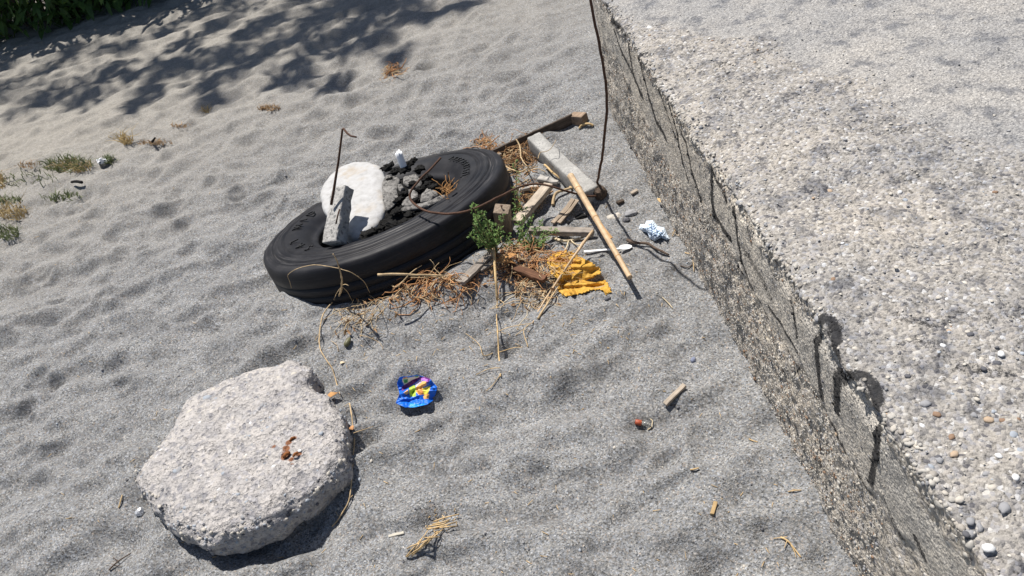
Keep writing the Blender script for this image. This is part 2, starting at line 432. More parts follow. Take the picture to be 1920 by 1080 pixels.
M_TAR = m_grit('black_tar', (.010, .010, .010), (.028, .027, .026), 120, .85, 1.0, .010, .12)
M_RUST = m_grit('rusty_iron', (.045, .024, .016), (.13, .065, .04), 160, .8, .7, .002, .3)
M_RUSTB = m_grit('bright_rust', (.14, .045, .015), (.42, .17, .06), 140, .9, .8, .003, .2)
M_PIPE = m_plain('white_plastic', (.80, .81, .84), .45, .4, .05)
M_STRAW = m_plain('straw', (.52, .37, .19), .75, .25, .35, 60)
M_STRAWP = m_plain('pale_straw', (.60, .50, .34), .75, .25, .25, 60)
M_STEM = m_plain('dry_stem', (.46, .34, .20), .8, .25, .35, 50)
M_RED = m_plain('dead_weed', (.45, .235, .11), .8, .2, .45, 70)
M_BROWN = m_plain('brown_weed', (.30, .175, .09), .85, .2, .45, 70)
M_DARKT = m_plain('dark_twig', (.10, .072, .055), .85, .2, .35, 80)
M_ORANGE = m_leafy('curled_leaf', (.42, .20, .07), (.62, .36, .15), 40, rough=.7)
M_GREEN = m_leafy('weed_leaf', (.10, .19, .055), (.22, .34, .10), 30, rough=.6)
M_BUSH = m_leafy('bush_leaf', (.045, .095, .024), (.095, .17, .04), 12)
M_BUSHY = m_leafy('bush_leaf_young', (.10, .17, .03), (.18, .26, .05), 12)
M_TREE = m_leafy('tree_leaf', (.04, .08, .02), (.08, .13, .035), 8)
M_BARK = m_grit('bark', (.07, .055, .042), (.17, .14, .11), 40, .9, .9, .01)
M_GRASSG = m_leafy('grass_green', (.10, .135, .055), (.21, .23, .105), 30)
M_GRASSY = m_leafy('grass_dry', (.36, .26, .12), (.52, .40, .21), 30)
M_STRAWG = m_leafy('grass_straw', (.34, .22, .12), (.50, .34, .19), 30)
M_CHAR = m_plain('charred', (.014, .013, .013), .9, .2, .4)
M_SPOON = m_plain('white_spoon_plastic', (.80, .80, .80), .35, .5, .03)

# ------------------------------------------------------------------ sand
xs = np.unique(np.concatenate([np.linspace(-90, -9, 18), np.arange(-9, -5, .08), np.arange(-5, -1.9, .016), np.arange(-1.9, .62, .0075), np.linspace(.62, 90, 20)]))
ys = np.unique(np.concatenate([np.linspace(-60, .45, 16), np.arange(.45, 3.1, .0075), np.arange(3.1, 7.6, .016), np.arange(7.6, 12, .12), np.linspace(12, 120, 16)]))
X, Y = np.meshgrid(xs, ys); Z = _h(X.ravel(), Y.ravel())
me = bpy.data.meshes.new('sand'); nx, ny = len(xs), len(ys)
me.vertices.add(nx*ny); me.vertices.foreach_set('co', np.stack([X.ravel(), Y.ravel(), Z], 1).ravel())
jj, ii = np.mgrid[0:ny-1, 0:nx-1]; a = (jj*nx+ii).ravel()
quads = np.stack([a, a+1, a+nx+1, a+nx], 1)
def setquads(me, q):
    me.loops.add(q.size); me.loops.foreach_set('vertex_index', q.ravel().astype(np.int32))
    me.polygons.add(len(q)); me.polygons.foreach_set('loop_start', np.arange(0, q.size, 4, dtype=np.int32))
    me.polygons.foreach_set('use_smooth', np.ones(len(q), dtype=bool)); me.update(calc_edges=True); me.validate()
setquads(me, quads); me.materials.append(M_SAND)
sand = bpy.data.objects.new('sand', me); COL.objects.link(sand); sand['kind'] = 'structure'

def ico(sub):
    t = (1+5**.5)/2
    v = [Vector(p).normalized() for p in [(-1, t, 0), (1, t, 0), (-1, -t, 0), (1, -t, 0), (0, -1, t), (0, 1, t), (0, -1, -t), (0, 1, -t), (t, 0, -1), (t, 0, 1), (-t, 0, -1), (-t, 0, 1)]]
    f = [(0, 11, 5), (0, 5, 1), (0, 1, 7), (0, 7, 10), (0, 10, 11), (1, 5, 9), (5, 11, 4), (11, 10, 2), (10, 7, 6), (7, 1, 8), (3, 9, 4), (3, 4, 2), (3, 2, 6), (3, 6, 8), (3, 8, 9), (4, 9, 5), (2, 4, 11), (6, 2, 10), (8, 6, 7), (9, 8, 1)]
    for _ in range(sub):
        c = {}; nf = []
        def mid(a, b):
            k = (min(a, b), max(a, b))
            if k not in c: v.append(((v[a]+v[b])/2).normalized()); c[k] = len(v)-1
            return c[k]
        for A, B, C in f:
            x, y, z = mid(A, B), mid(B, C), mid(C, A); nf += [(A, x, z), (B, y, x), (C, z, y), (x, y, z)]
        f = nf
    return np.array([tuple(p) for p in v]), np.array(f)
I0 = ico(0); I1 = ico(1)

def scatter_mesh(name, P, Nn, sizes, base, mat_list, parent=None, flat=.6, sink=.15, seed=0, smooth=True):
    """many little stones as one mesh; each takes one of the colours"""
    r = np.random.default_rng(seed); bv, bf = base; n = len(P)
    sc = np.stack([r.uniform(.75, 1.25, n), r.uniform(.6, 1, n), r.uniform(flat*.7, flat*1.2, n)], 1)*sizes[:, None]
    V = bv[None]*(1+.16*r.standard_normal((n, len(bv), 1)))*sc[:, None, :]
    th = r.uniform(0, 6.28, n); c, s_ = np.cos(th)[:, None], np.sin(th)[:, None]
    x = V[:, :, 0]*c-V[:, :, 1]*s_; y = V[:, :, 0]*s_+V[:, :, 1]*c; z = V[:, :, 2]+(sizes*(-sink))[:, None]
    up_ = np.array([0, 0, 1.0]); T = np.cross(Nn, np.array([.31, .95, .05])); T /= np.linalg.norm(T, axis=1)[:, None]; Bt = np.cross(Nn, T)
    Vw = P[:, None]+x[..., None]*T[:, None]+y[..., None]*Bt[:, None]+z[..., None]*Nn[:, None]
    me = bpy.data.meshes.new(name); me.vertices.add(n*len(bv)); me.vertices.foreach_set('co', Vw.ravel())
    fs = (bf[None]+(np.arange(n)*len(bv))[:, None, None]).reshape(-1, 3)
    me.loops.add(fs.size); me.loops.foreach_set('vertex_index', fs.ravel().astype(np.int32))
    me.polygons.add(len(fs)); me.polygons.foreach_set('loop_start', np.arange(0, fs.size, 3, dtype=np.int32))
    mi = np.repeat(r.integers(0, len(mat_list), n), len(bf)); me.polygons.foreach_set('material_index', mi.astype(np.int32))
    if smooth: me.polygons.foreach_set('use_smooth', np.ones(len(fs), dtype=bool))
    me.update(calc_edges=True)
    for q in mat_list: me.materials.append(q)
    o = bpy.data.objects.new(name, me); COL.objects.link(o)
    if parent is not None: o.parent = parent
    o['kind'] = 'stuff'; return o

PEB = [m_grit('pebble_'+k, lo, hi, 220, .75, .3, .001, .35) for k, lo, hi in (
    ('grey', (.24, .24, .25), (.36, .36, .37)), ('dark', (.07, .07, .08), (.14, .14, .155)), ('cream', (.45, .41, .35), (.60, .56, .50)),
    ('white', (.62, .62, .61), (.76, .76, .76)), ('tan', (.38, .28, .19), (.52, .40, .29)), ('brown', (.20, .125, .08), (.32, .21, .14)), ('blue_grey', (.26, .29, .33), (.40, .43, .47)))]
# loose grit lying on the sand
n = 5200
gx_ = rng.uniform(-1.7, .55, n); gy_ = .55+2.5*rng.random(n)**1.3
P = np.stack([gx_, gy_, _h(gx_, gy_)], 1)
scatter_mesh('grit', P, np.tile([0, 0, 1.0], (n, 1)), rng.gamma(2.2, .00055, n)+.0009, I0, [PEB[0], PEB[1], PEB[1], PEB[6], PEB[2]], None, .7, .1, 3)

# ------------------------------------------------------------------ concrete wall with its slab top
A0, A1 = W(1165, 238), W(1595, 1035)
wd = (A0-A1); wd.z = 0; wd.normalize(); wn_ = Vector((-wd.y, wd.x, 0))   # wn_ points to the sand side
if wn_.x > 0: wn_ = -wn_
TOPZ = .5; RR = .012
ul = np.concatenate([np.arange(-.14, TOPZ-RR, .0055), TOPZ-RR+np.linspace(0, RR*math.pi/2, 5), TOPZ-RR+RR*math.pi/2+np.concatenate([np.arange(.005, .5, .0055), np.arange(.5, 1.3, .011), np.linspace(1.32, 4.5, 30)])])
vl = np.concatenate([np.linspace(-1.5, .30, 14), np.arange(.32, 2.1, .0055), np.arange(2.1, 2.80, .007)])
def prof(u):
    """distance along the section -> (outward offset from wall plane, z, normal out, normal z)"""
    a = np.clip((u-(TOPZ-RR))/RR, 0, math.pi/2)
    o = np.where(u < TOPZ-RR, 0, -RR+RR*np.cos(a)); z = np.where(u < TOPZ-RR, u, TOPZ-RR+RR*np.sin(a))
    ext = np.maximum(u-(TOPZ-RR)-RR*math.pi/2, 0); o = o-ext
    return o, z, np.cos(a), np.sin(a)
o_, z_, no_, nz_ = prof(ul)
fnx, fny, fc = 1100, 1300, .0055
f1 = field(fnx, fny, fc, .09, .09, 21); f2 = field(fnx, fny, fc, .022, .022, 22); f3 = field(fnx, fny, fc, .007, .007, 23); f4 = field(fnx, fny, fc, .03, .06, 24)
U, V = np.meshgrid(ul, vl)
gu = (U+.15)/fc; gv = (V+1.0)/fc
wrap = lambda g: bil(g, np.clip(gu, 0, fnx-2), np.clip(gv, 0, fny-2))
e = U-(TOPZ-.006); edge = np.exp(-(e/.035)**2)
F1, F2, F3, F4 = wrap(f1), wrap(f2), wrap(f3), wrap(f4)
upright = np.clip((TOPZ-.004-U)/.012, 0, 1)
# zone: 1 = smooth skim, 0 = coarse
zone_w = np.clip((U-.27-.03*F1)/.06, 0, 1)*np.clip((.475-U+.015*F2)/.03, 0, 1)
tx = U-TOPZ
zone_t = np.clip((tx-.16-.42*(2.0-V)*.9-.05*F1)/.16, 0, 1)*np.clip((V-.4)/.3, 0, 1)
zone = np.where(U > TOPZ, zone_t, zone_w)
rough = 1-.65*zone
D = np.where(U < TOPZ, .0018, .004)*F1+rough*np.where(U < TOPZ, .0019, .0026)*F2+rough*.0017*F3
D -= edge*np.clip(F4*.9+F2*.5-.25, 0, 2)*.016
D += np.where(U < TOPZ, .006*np.clip((.24-U)/.1, -.3, 1), 0)            # rough footing stands a little proud
oo = o_[None]+no_[None]*D; zz = z_[None]+nz_[None]*D
base = np.array(A1)
PW = base[None, None]+np.array(wd)[None, None]*(V-A1.y)[..., None]+np.array(wn_)[None, None]*oo[..., None]
PW[..., 2] = zz
NW = np.array(wn_)[None, None]*no_[None, :, None]+np.array([0, 0, 1.0])[None, None]*nz_[None, :, None]
NW = np.broadcast_to(NW, PW.shape)
wall = thing('concrete_wall', 'long rough concrete wall with flat pebbly top and black scrawls beside the sand', 'wall', Vector((A1.x, A1.y, 0)))
me = bpy.data.meshes.new('wall_body'); ny, nx = U.shape
loc = np.array([A1.x, A1.y, 0])
me.vertices.add(nx*ny); me.vertices.foreach_set('co', (PW-loc).ravel())
jj, ii = np.mgrid[0:ny-1, 0:nx-1]; a = (jj*nx+ii).ravel()
q = np.stack([a, a+nx, a+nx+1, a+1], 1)
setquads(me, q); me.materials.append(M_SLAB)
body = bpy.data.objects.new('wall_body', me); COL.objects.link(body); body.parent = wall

# black scrawls, traced as lines on the upright face and the top
SCR = [
 ([(1538, 745), (1532, 693), (1530, 643), (1533, 617), (1542, 603), (1559, 608), (1569, 635), (1571, 671), (1570, 713), (1567, 760)], .0135, 1.0),
 ([(1534, 615), (1544, 600), (1556, 604), (1566, 622)], .016, 1.0),
 ([(1571, 690), (1578, 715), (1598, 704), (1620, 704), (1639, 724), (1646, 754), (1642, 796), (1644, 838), (1638, 872), (1631, 905)], .0125, 1.0),
 ([(1570, 700), (1568, 740), (1567, 770)], .017, 1.0),
 ([(1442, 577), (1462, 607), (1478, 635), (1494, 663)], .0075, .9), ([(1478, 560), (1489, 602), (1492, 632)], .008, .8),
 ([(1459, 624), (1475, 657), (1498, 693)], .008, .62), ([(1537, 760), (1559, 796), (1584, 849)], .008, .7),
 ([(1332, 319), (1334, 347), (1335, 380), (1340, 407), (1355, 428), (1369, 449)], .012, 1.0), ([(1333, 322), (1341, 340), (1353, 354), (1360, 377)], .009, 1.0),
 ([(1373, 393), (1378, 421), (1384, 458), (1390, 491)], .011, 1.0), ([(1392, 495), (1402, 524), (1412, 548)], .008, .75),
 ([(1276, 250), (1285, 268), (1292, 305), (1299, 333), (1309, 359), (1313, 382)], .010, 1.0), ([(1260, 250), (1272, 273), (1281, 315), (1290, 342)], .009, .9),
 ([(1246, 262), (1260, 292)], .007, .7), ([(1131, 4), (1144, 38), (1165, 55), (1178, 98), (1186, 145), (1203, 183)], .014, 1.0),
 ([(1199, 98), (1203, 140), (1215, 190), (1228, 230), (1245, 262)], .015, 1.0), ([(1144, 40), (1160, 85), (1180, 130), (1200, 180)], .011, .9),
 ([(1224, 140), (1236, 180), (1250, 222), (1262, 255)], .011, .95), ([(1250, 190), (1262, 230), (1270, 262)], .011, .85),
 ([(1302, 470), (1340, 520), (1390, 560)], .007, .5), ([(1384, 500), (1420, 560), (1440, 600)], .007, .6), ([(1655, 935), (1672, 975), (1690, 1010)], .011, .62), ([(1715, 1012), (1728, 1045)], .013, .75),
 ([(1600, 870), (1625, 920), (1650, 960)], .008, .6),
 ([(1352, 123), (1390, 112), (1433, 98)], .009, .55), ([(1352, 123), (1362, 138), (1400, 126), (1432, 112)], .008, .5), ([(1310, 178), (1400, 172)], .010, .45), ([(1345, 140), (1360, 185)], .010, .42),
 ([(1395, 470), (1425, 520), (1445, 560)], .018, .55), ([(1690, 600), (1760, 615), (1800, 590), (1850, 600)], .018, .46), ([(1580, 240), (1660, 250), (1700, 246)], .015, .42), ([(1720, 640), (1800, 690), (1890, 700)], .02, .44)]
scr = np.zeros(U.size); PF = PW.reshape(-1, 3)
wallC = A1.copy()
for pts, wdt, st in SCR:
    q3 = []
    for (px, py) in pts:
        p = onplane(px, py, wallC, wn_)
        if p.z > TOPZ: p = W(px, py, TOPZ)
        q3.append(np.array(p))
    lo = np.min(q3, 0)-.06; hi = np.max(q3, 0)+.06
    sel = np.where(((PF > lo)&(PF < hi)).all(1))[0]
    if not len(sel): continue
    Q = PF[sel]; dm = np.full(len(sel), 9.0)
    for a_, b_ in zip(q3[:-1], q3[1:]):
        ab = b_-a_; t = np.clip(((Q-a_)@ab)/max(ab@ab, 1e-9), 0, 1); dm = np.minimum(dm, np.linalg.norm(Q-(a_+t[:, None]*ab), axis=1))
    val = 1.08*st*np.clip(1.35-dm/(wdt*.82)*.85, 0, 1)
    scr[sel] = np.maximum(scr[sel], val)
endp = PW[-1][ul < TOPZ+.2]; kk = int((ul < TOPZ).sum()); endp = PW[-1][:kk]
rows = [endp-np.array(wn_)*t+np.array(wd)*(.006*mnoise.noise(Vector((t*5, 0, 0))) if t else 0) for t in np.concatenate([np.arange(0, 1, .05), np.linspace(1, 4.5, 12)])]
mb = MB(); mb.add([tuple(p) for r_ in rows for p in r_], [(i*kk+j, i*kk+j+1, (i+1)*kk+j+1, (i+1)*kk+j) for i in range(len(rows)-1) for j in range(kk-1)])
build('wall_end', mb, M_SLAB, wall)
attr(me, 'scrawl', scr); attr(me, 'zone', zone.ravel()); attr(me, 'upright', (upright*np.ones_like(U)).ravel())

WG1 = m_grit('wall_gravel_beige', (.37, .35, .315), (.52, .495, .455), 220, .85, .3, .001, .3); WG2 = m_grit('wall_gravel_brown', (.27, .245, .215), (.39, .36, .32), 220, .85, .3, .001, .3)
# stones in the concrete: larger ones are parts, the rest one part of gravel
def pick(mask, n, seed):
    r = np.random.default_rng(seed); idx = np.where(mask.ravel())[0]; i = r.choice(idx, n, replace=True)
    return PF[i]+r.normal(0, .002, (n, 3)), NW.reshape(-1, 3)[i]
vis_t = (U > TOPZ+.012)&(tx < 1.1)&(V > .42)&(V < 2.7)
vis_w = (U > -.01)&(U < TOPZ-.015)&(V > .70)&(V < 3.0)
BLK = m_plain('charcoal_on_stone', (.02, .02, .021), .9, .2, .3)
scr2 = scr.reshape(U.shape)
P, Nn = pick(vis_w&(zone < .4)&(scr2 < .5), 17000, 31)
scatter_mesh('gravel', P-loc, Nn, np.random.default_rng(2).gamma(3.0, .0005, len(P))+.0010, I0, [PEB[0], WG1, WG1, WG2, WG2, PEB[5], PEB[2], WG1], wall, .55, .32, 4)
P, Nn = pick(vis_w&(zone > .4)&(scr2 < .5), 3600, 40)
scatter_mesh('gravel', P-loc, Nn, np.random.default_rng(12).gamma(2.6, .0004, len(P))+.0007, I0, [WG1, WG2, PEB[0], WG2, PEB[1]], wall, .5, .35, 15)
P, Nn = pick((vis_w|vis_t)&(scr2 > .6), 500, 39)
scatter_mesh('gravel', P-loc, Nn, np.random.default_rng(8).gamma(2.4, .0009, len(P))+.0012, I0, [BLK], wall, .55, .3, 14)
P, Nn = pick(vis_t&(zone < .55)&(scr2 < .5), 4300, 32)
scatter_mesh('gravel', P-loc, Nn, np.random.default_rng(3).gamma(2.2, .0008, len(P))+.0012, I0, [PEB[0], PEB[2], WG1, PEB[2], PEB[1], PEB[6], WG1, PEB[2], PEB[0]], wall, .42, .58, 5)
P, Nn = pick(vis_t&(zone > .5), 900, 33)
scatter_mesh('gravel', P-loc, Nn, np.random.default_rng(4).gamma(2.0, .0007, len(P))+.0009, I0, [PEB[0], PEB[2], PEB[1]], wall, .5, .3, 6)
P, Nn = pick((np.abs(e) < .03)&(V > .5)&(V < 2.6)&(scr2 < .5), 1300, 34)
scatter_mesh('gravel', P-loc, Nn, np.random.default_rng(5).gamma(2.4, .0010, len(P))+.0014, I1, [PEB[0], PEB[2], WG1, WG2, WG1], wall, .6, .25, 7)
stones = []
for k in range(5):
    for mi, pm in enumerate(PEB):
        bv, bf = I1; r = np.random.default_rng(100+k)
        mb = MB(); vv = bv*np.array([1, .78, .42])*(1+.10*r.standard_normal((len(bv), 1))); mb.add(vv, [tuple(int(t) for t in f) for f in bf])
        mm = mb.mesh('pebble'); mm.materials.append(pm); stones.append(mm)
def pebble(p, nrm, size, mi, parent, ploc, k=None):
    mm = stones[(random.randrange(5) if k is None else k)*len(PEB)+mi]
    o = bpy.data.objects.new('pebble', mm); COL.objects.link(o); o.parent = parent
    q = Vector(nrm).to_track_quat('Z', 'Y').to_matrix() @ Matrix.Rotation(random.uniform(0, 6.28), 3, 'Z')
    o.matrix_local = Matrix.Translation(Vector(p)-Vector(ploc)-Vector(nrm)*size*.36) @ q.to_4x4() @ Matrix.Diagonal((size, size, size, 1))
    return o
# the ones that can be picked out in the photograph
named = [(1855, 1025, .0125, 3), (1878, 662, .010, 3), (1728, 797, .009, 3), (1757, 775, .010, 5), (1664, 776, .008, 4), (1790, 850, .010, 4), (1880, 787, .008, 5), (1785, 818, .009, 5), (1900, 813, .012, 6),
         (1912, 845, .010, 6), (1783, 685, .011, 1), (1588, 458, .006, 6), (1568, 475, .007, 1), (1580, 455, .006, 3), (1710, 732, .009, 6), (1825, 775, .010, 0), (1740, 645, .007, 6), (1873, 853, .008, 3), (1885, 950, .014, 0),
         (1905, 893, .009, 3), (1820, 975, .010, 0), (1840, 760, .009, 0), (1718, 640, .010, 1), (1855, 785, .011, 4), (1735, 755, .012, 0), (1665, 600, .008, 0), (1680, 500, .007, 2), (1540, 430, .007, 0), (1800, 935, .010, 2),
         (1762, 860, .010, 0), (1775, 560, .006, 3), (1623, 447, .006, 3), (1525, 370, .006, 4), (1610, 280, .005, 3), (1705, 700, .009, 3), (1845, 690, .008, 1), (1812, 1000, .008, 1)]
np_ = 0
for px, py, sz, mi in named:
    p = W(px, py, TOPZ+.003); pebble(p, (0, 0, 1), sz*.70, mi, wall, loc); np_ += 1
P, Nn = pick(vis_t&(zone < .5), 400, 35)
sz = np.random.default_rng(6).gamma(3, .0007, 400)+.0028
for k in np.argsort(-sz)[:300-np_-60]: pebble(P[k], Nn[k], sz[k], random.choice([0, 0, 1, 2, 2, 3, 4, 5, 6]), wall, loc)
P, Nn = pick(vis_w&(zone < .5)&(V < 1.7), 60, 36)
for k in range(60): pebble(P[k], Nn[k], random.uniform(.0035, .006), random.choice([0, 2, 4, 5, 0, 2]), wall, loc)

# ------------------------------------------------------------------ tyre
TN = Vector((-.08, .25, .96)).normalized(); TC = CP + (Vector((-.3456, 2.3967, .1333))-CP)*1.033
ta = (Vector((1, 0, 0))-TN*TN.x).normalized(); tb = TN.cross(ta)
TP = lambda px, py, off=0.0: onplane(px, py, TC+TN*off, TN)
tyre = thing('old_tyre', 'worn black truck tyre lying tilted in the sand, filled with rubble', 'tyre', TC)
tyre.rotation_euler = Matrix((ta, tb, TN)).transposed().to_euler()
def lathe(pr, n=220, dent=.0016, closed=False):
    mb = MB(); vs = []
    for i in range(n):
        t = 2*math.pi*i/n
        for (r, h) in pr:
            w = mnoise.noise(Vector((math.cos(t)*1.6, math.sin(t)*1.6, h*8+r*6)))*dent*2.2+mnoise.noise(Vector((math.cos(t)*7, math.sin(t)*7, h*20)))*dent*.6
            vs.append(((r+w)*math.cos(t), (r+w)*math.sin(t), h+w*1.3))
    m = len(pr); fs = [(i*m+k, ((i+1) % n)*m+k, ((i+1) % n)*m+k+1, i*m+k+1) for i in range(n) for k in range(m-1)]
    mb.add(vs, fs); return mb
def smoothp(pr, sub=4):
    out = []
    for i in range(len(pr)-1):
        p0 = pr[max(i-1, 0)]; p1 = pr[i]; p2 = pr[i+1]; p3 = pr[min(i+2, len(pr)-1)]
        for k in range(sub):
            t = k/sub
            out.append(tuple(.5*((2*p1[j])+(-p0[j]+p2[j])*t+(2*p0[j]-5*p1[j]+4*p2[j]-p3[j])*t*t+(-p0[j]+3*p1[j]-3*p2[j]+p3[j])*t**3) for j in (0, 1)))
    out.append(pr[-1]); return out
zero = Vector((0, 0, 0))
def tpart(name, mb):
    mb.v = [(p[0]*1.033, p[1]*1.033, p[2]*1.033) for p in mb.v]
    o = build(name, mb, M_RUB, None, True, zero); o.parent = tyre; return o
side = smoothp([(.262, -.075), (.252, -.055), (.252, -.040), (.260, -.033), (.272, -.028), (.290, -.012), (.310, -.001), (.335, .005), (.357, .006)], 3) + \
       [(.3570, .0072), (.3590, .0005), (.3650, .0005), (.3670, .0068), (.370, .0055), (.376, .0045), (.3775, .0022), (.3795, .0022), (.381, .0042), (.390, .0025), (.3955, .0012), (.3975, -.0072), (.4040, -.0080), (.4060, .0000), (.4115, -.003), (.413, -.006), (.416, -.0065), (.4175, -.0052)]
tpart('sidewall', lathe(side))
def ribs(h0, h1, grooves, r=.4455, d=.006, w=.0035):
    pr = [(r, h0)]
    for g in grooves: pr += [(r, g+w), (r-d, g+w*.7), (r-d, g-w*.7), (r, g-w)]
    return pr+[(r, h1)]
tread = smoothp([(.4175, -.0052), (.428, -.0075), (.4385, -.013), (.4435, -.025), (.4452, -.040)], 3) + ribs(-.050, -.150, (-.074, -.104, -.132), d=.004, w=.0022) + smoothp([(.4455, -.150), (.441, -.167), (.431, -.179), (.415, -.187)], 3)
tpart('tread', lathe(tread, 260))
tpart('lower_sidewall', lathe(smoothp([(.415, -.187), (.38, -.193), (.33, -.197), (.29, -.190), (.262, -.172), (.252, -.160), (.262, -.145)], 3)))
tpart('inner_liner', lathe(smoothp([(.262, -.145), (.31, -.150), (.37, -.152), (.415, -.145), (.428, -.105), (.415, -.055), (.37, -.022), (.31, -.034), (.262, -.075)], 3)))
dep = bpy.context.evaluated_depsgraph_get()
def letter(ch, ang, r, size):
    cu = bpy.data.curves.new('letter', 'FONT'); cu.body = ch; cu.size = size; cu.extrude = .0014; cu.bevel_depth = .0005; cu.align_x = 'CENTER'; cu.resolution_u = 3
    o = bpy.data.objects.new('tmp', cu); COL.objects.link(o)
    bpy.context.view_layer.update(); dg = bpy.context.evaluated_depsgraph_get()
    mm = bpy.data.meshes.new_from_object(o.evaluated_get(dg)); mm.name = 'letter'
    bpy.data.objects.remove(o); bpy.data.curves.remove(cu)
    mm.materials.clear(); mm.materials.append(M_RUBL)
    L = bpy.data.objects.new('letter', mm); COL.objects.link(L); L.parent = tyre
    t = math.radians(ang); er = Vector((math.cos(t), math.sin(t), 0)); et = Vector((math.sin(t), -math.cos(t), 0))
    L.matrix_local = Matrix(((et.x, er.x, 0, er.x*r), (et.y, er.y, 0, er.y*r), (0, 0, 1, .0088), (0, 0, 0, 1)))
M_RUBL = m_plain('moulded_rubber', (.010, .010, .012), .5, .4, .2)
for ch, a_ in (('S', -139), ('A', -151), ('T', -165), ('W', 168), ('I', 158.5), ('D', 149)): letter(ch, a_, .318, .046)
for k, ch in enumerate('155/65R14TL'): letter(ch, 31-k*4.9, .319, .034)

# ------------------------------------------------------------------ rubble inside the tyre
def PL(c, n, pts): return [onplane(x, y, c, n) for x, y in pts]
ns = Vector((-.06, .02, 1)).normalized(); sc_ = TP(662, 380, .045)
stone = lump(PL(sc_, ns, [(602, 372), (610, 350), (624, 332), (645, 316), (668, 308), (693, 308), (718, 318), (726, 340), (724, 370), (726, 400), (712, 425), (690, 445), (668, 453), (652, 450), (636, 436), (608, 402)]), sc_, ns, .024, .045, 9, 3.0, .0036, 16, 110, 26, 3, .012)
solo('white_stone', stone, M_WHITE, 'smooth white rounded stone slab wedged in the tyre opening', 'stone')
# upright lump of concrete with a rusty hooked bar
c0, c1 = TP(627, 452, .055), TP(641, 372, .0)
d_up = (Vector((-.10, .16, 1))).normalized()
pb = TP(629, 446, .03); 
def along(px, py, zc): return W(px, py, zc)
ptop = W(643, 352, pb.z+.095)
axis = ptop-pb
wv = (rt - axis.normalized()*rt.dot(axis.normalized())).normalized()
dv = axis.normalized().cross(wv)
# turn the block so two faces show
wv2 = (wv*math.cos(-.55)+dv*math.sin(-.55)); dv2 = axis.normalized().cross(wv2)
chunk_mb = bar(pb-axis*.12, ptop, wv2*.030, dv2*.0235, 22, .14, .0042, 34, None, (1.04, .92), 4)
chunk = thing('concrete_chunk', 'narrow grey concrete chunk standing on end in the tyre with a hooked rusty bar', 'concrete chunk', pb)
build('chunk_body', chunk_mb, M_CHUNK, chunk)
hz = pb.z
bars = [W(621, 384, hz+.085), W(625, 362, hz+.115), W(630, 330, hz+.16), W(635, 300, hz+.205), W(639, 268, hz+.255), W(642, 243, hz+.295), W(644, 241, hz+.298), W(651, 250, hz+.288), W(658, 255, hz+.283), W(668, 257, hz+.284)]
mb = MB(); mb.tube(bars, [.0045, .0045, .004, .0036, .0034, .0033, .0033, .0033, .003, .0028], 8); build('rebar', mb, M_RUST, chunk)
mb = MB(); mb.tube([W(637, 392, hz+.085), W(633, 405, hz+.068), W(630, 420, hz+.05)], .0024, 7); build('rust_seam', mb, M_RUST, chunk)

# broken asphalt
nA = Vector((.05, -.10, 1)).normalized(); cA = TP(770, 360, .035)
asph = thing('asphalt_chunk', 'broken black asphalt chunk with grey crazed top, lodged in the tyre beside the white stone', 'asphalt chunk', cA)
top_px = [(714, 340), (722, 324), (748, 326), (770, 318), (792, 328), (812, 345), (838, 360), (834, 374), (806, 388), (776, 393), (752, 398), (726, 404), (718, 380)]
body_a = lump(PL(cA, nA, [(712, 345), (722, 326), (748, 326), (772, 322), (800, 330), (842, 366), (832, 392), (800, 415), (760, 432), (718, 450), (684, 452), (676, 440), (700, 420), (716, 400)]), cA-nA*.045, nA, .037, .10, 9, 2.2, .010, 30, 120, 26, 9, 0, 1.5)
build('asphalt_body', body_a, M_TAR, asph)
M_ASPT = m_grit('grey_asphalt_top', (.09, .086, .08), (.36, .345, .325), 95, .9, 1.0, .008, .2, fleck=(.05, .05, .05))
for k, pl in enumerate(([(716, 343), (724, 328), (742, 330), (750, 338), (744, 356), (748, 372), (738, 386), (724, 396), (718, 378)],
                        [(756, 332), (778, 326), (792, 338), (788, 352), (770, 352), (757, 346)],
                        [(752, 384), (760, 372), (772, 366), (764, 356), (772, 354), (784, 362), (778, 384), (762, 390)],
                        [(788, 380), (790, 364), (802, 352), (818, 356), (822, 366), (806, 376)],
                        [(750, 391), (790, 386), (818, 376), (836, 364), (838, 369), (816, 384), (784, 393), (756, 396)],
                        [(746, 348), (754, 346), (758, 353), (752, 360), (746, 356)])):
    cc = sum(PL(cA, nA, pl), Vector())/len(pl)
    q = lump([cc+(p-cc)*1.02+nA*.0 for p in PL(cA, nA, pl)], cc-nA*.002, nA, .0085, .008, 5, 1.8, .0022, 45, 60, 12, k)
    build('grey_crust', q, M_ASPT, asph)
for k, (px, py, s_) in enumerate(((727, 313, .016), (746, 318, .012), (768, 306, .013), (786, 318, .015), (798, 332, .015), (757, 318, .017), (772, 345, .010), (760, 362, .009), (776, 300, .010), (812, 350, .012), (738, 322, .013), (690, 440, .018), (712, 430, .017), (736, 424, .018), (764, 416, .016), (792, 408, .014), (748, 374, .011), (786, 354, .010), (801, 346, .012), (742, 398, .013), (822, 388, .013), (768, 402, .014), (812, 396, .012), (752, 362, .008), (778, 374, .008), (730, 336, .008))):
    mb = MB(); bv, bf = ico(2); r = np.random.default_rng(k); c_ = onplane(px, py, cA+nA*.006, nA)
    vv = []
    for v in bv:
        d = Vector(v); vv.append(c_+Vector((d.x*1.35, d.y*1.1, d.z*.62))*s_*.95*(1+1.0*mnoise.noise(d*2.0+Vector((k*5, 0, 0)))+.6*mnoise.noise(d*4.6+Vector((k, 3, 0)))))
    mb.add(vv, [tuple(int(t) for t in f) for f in bf]); build('tar_knob', mb, M_TAR, asph)

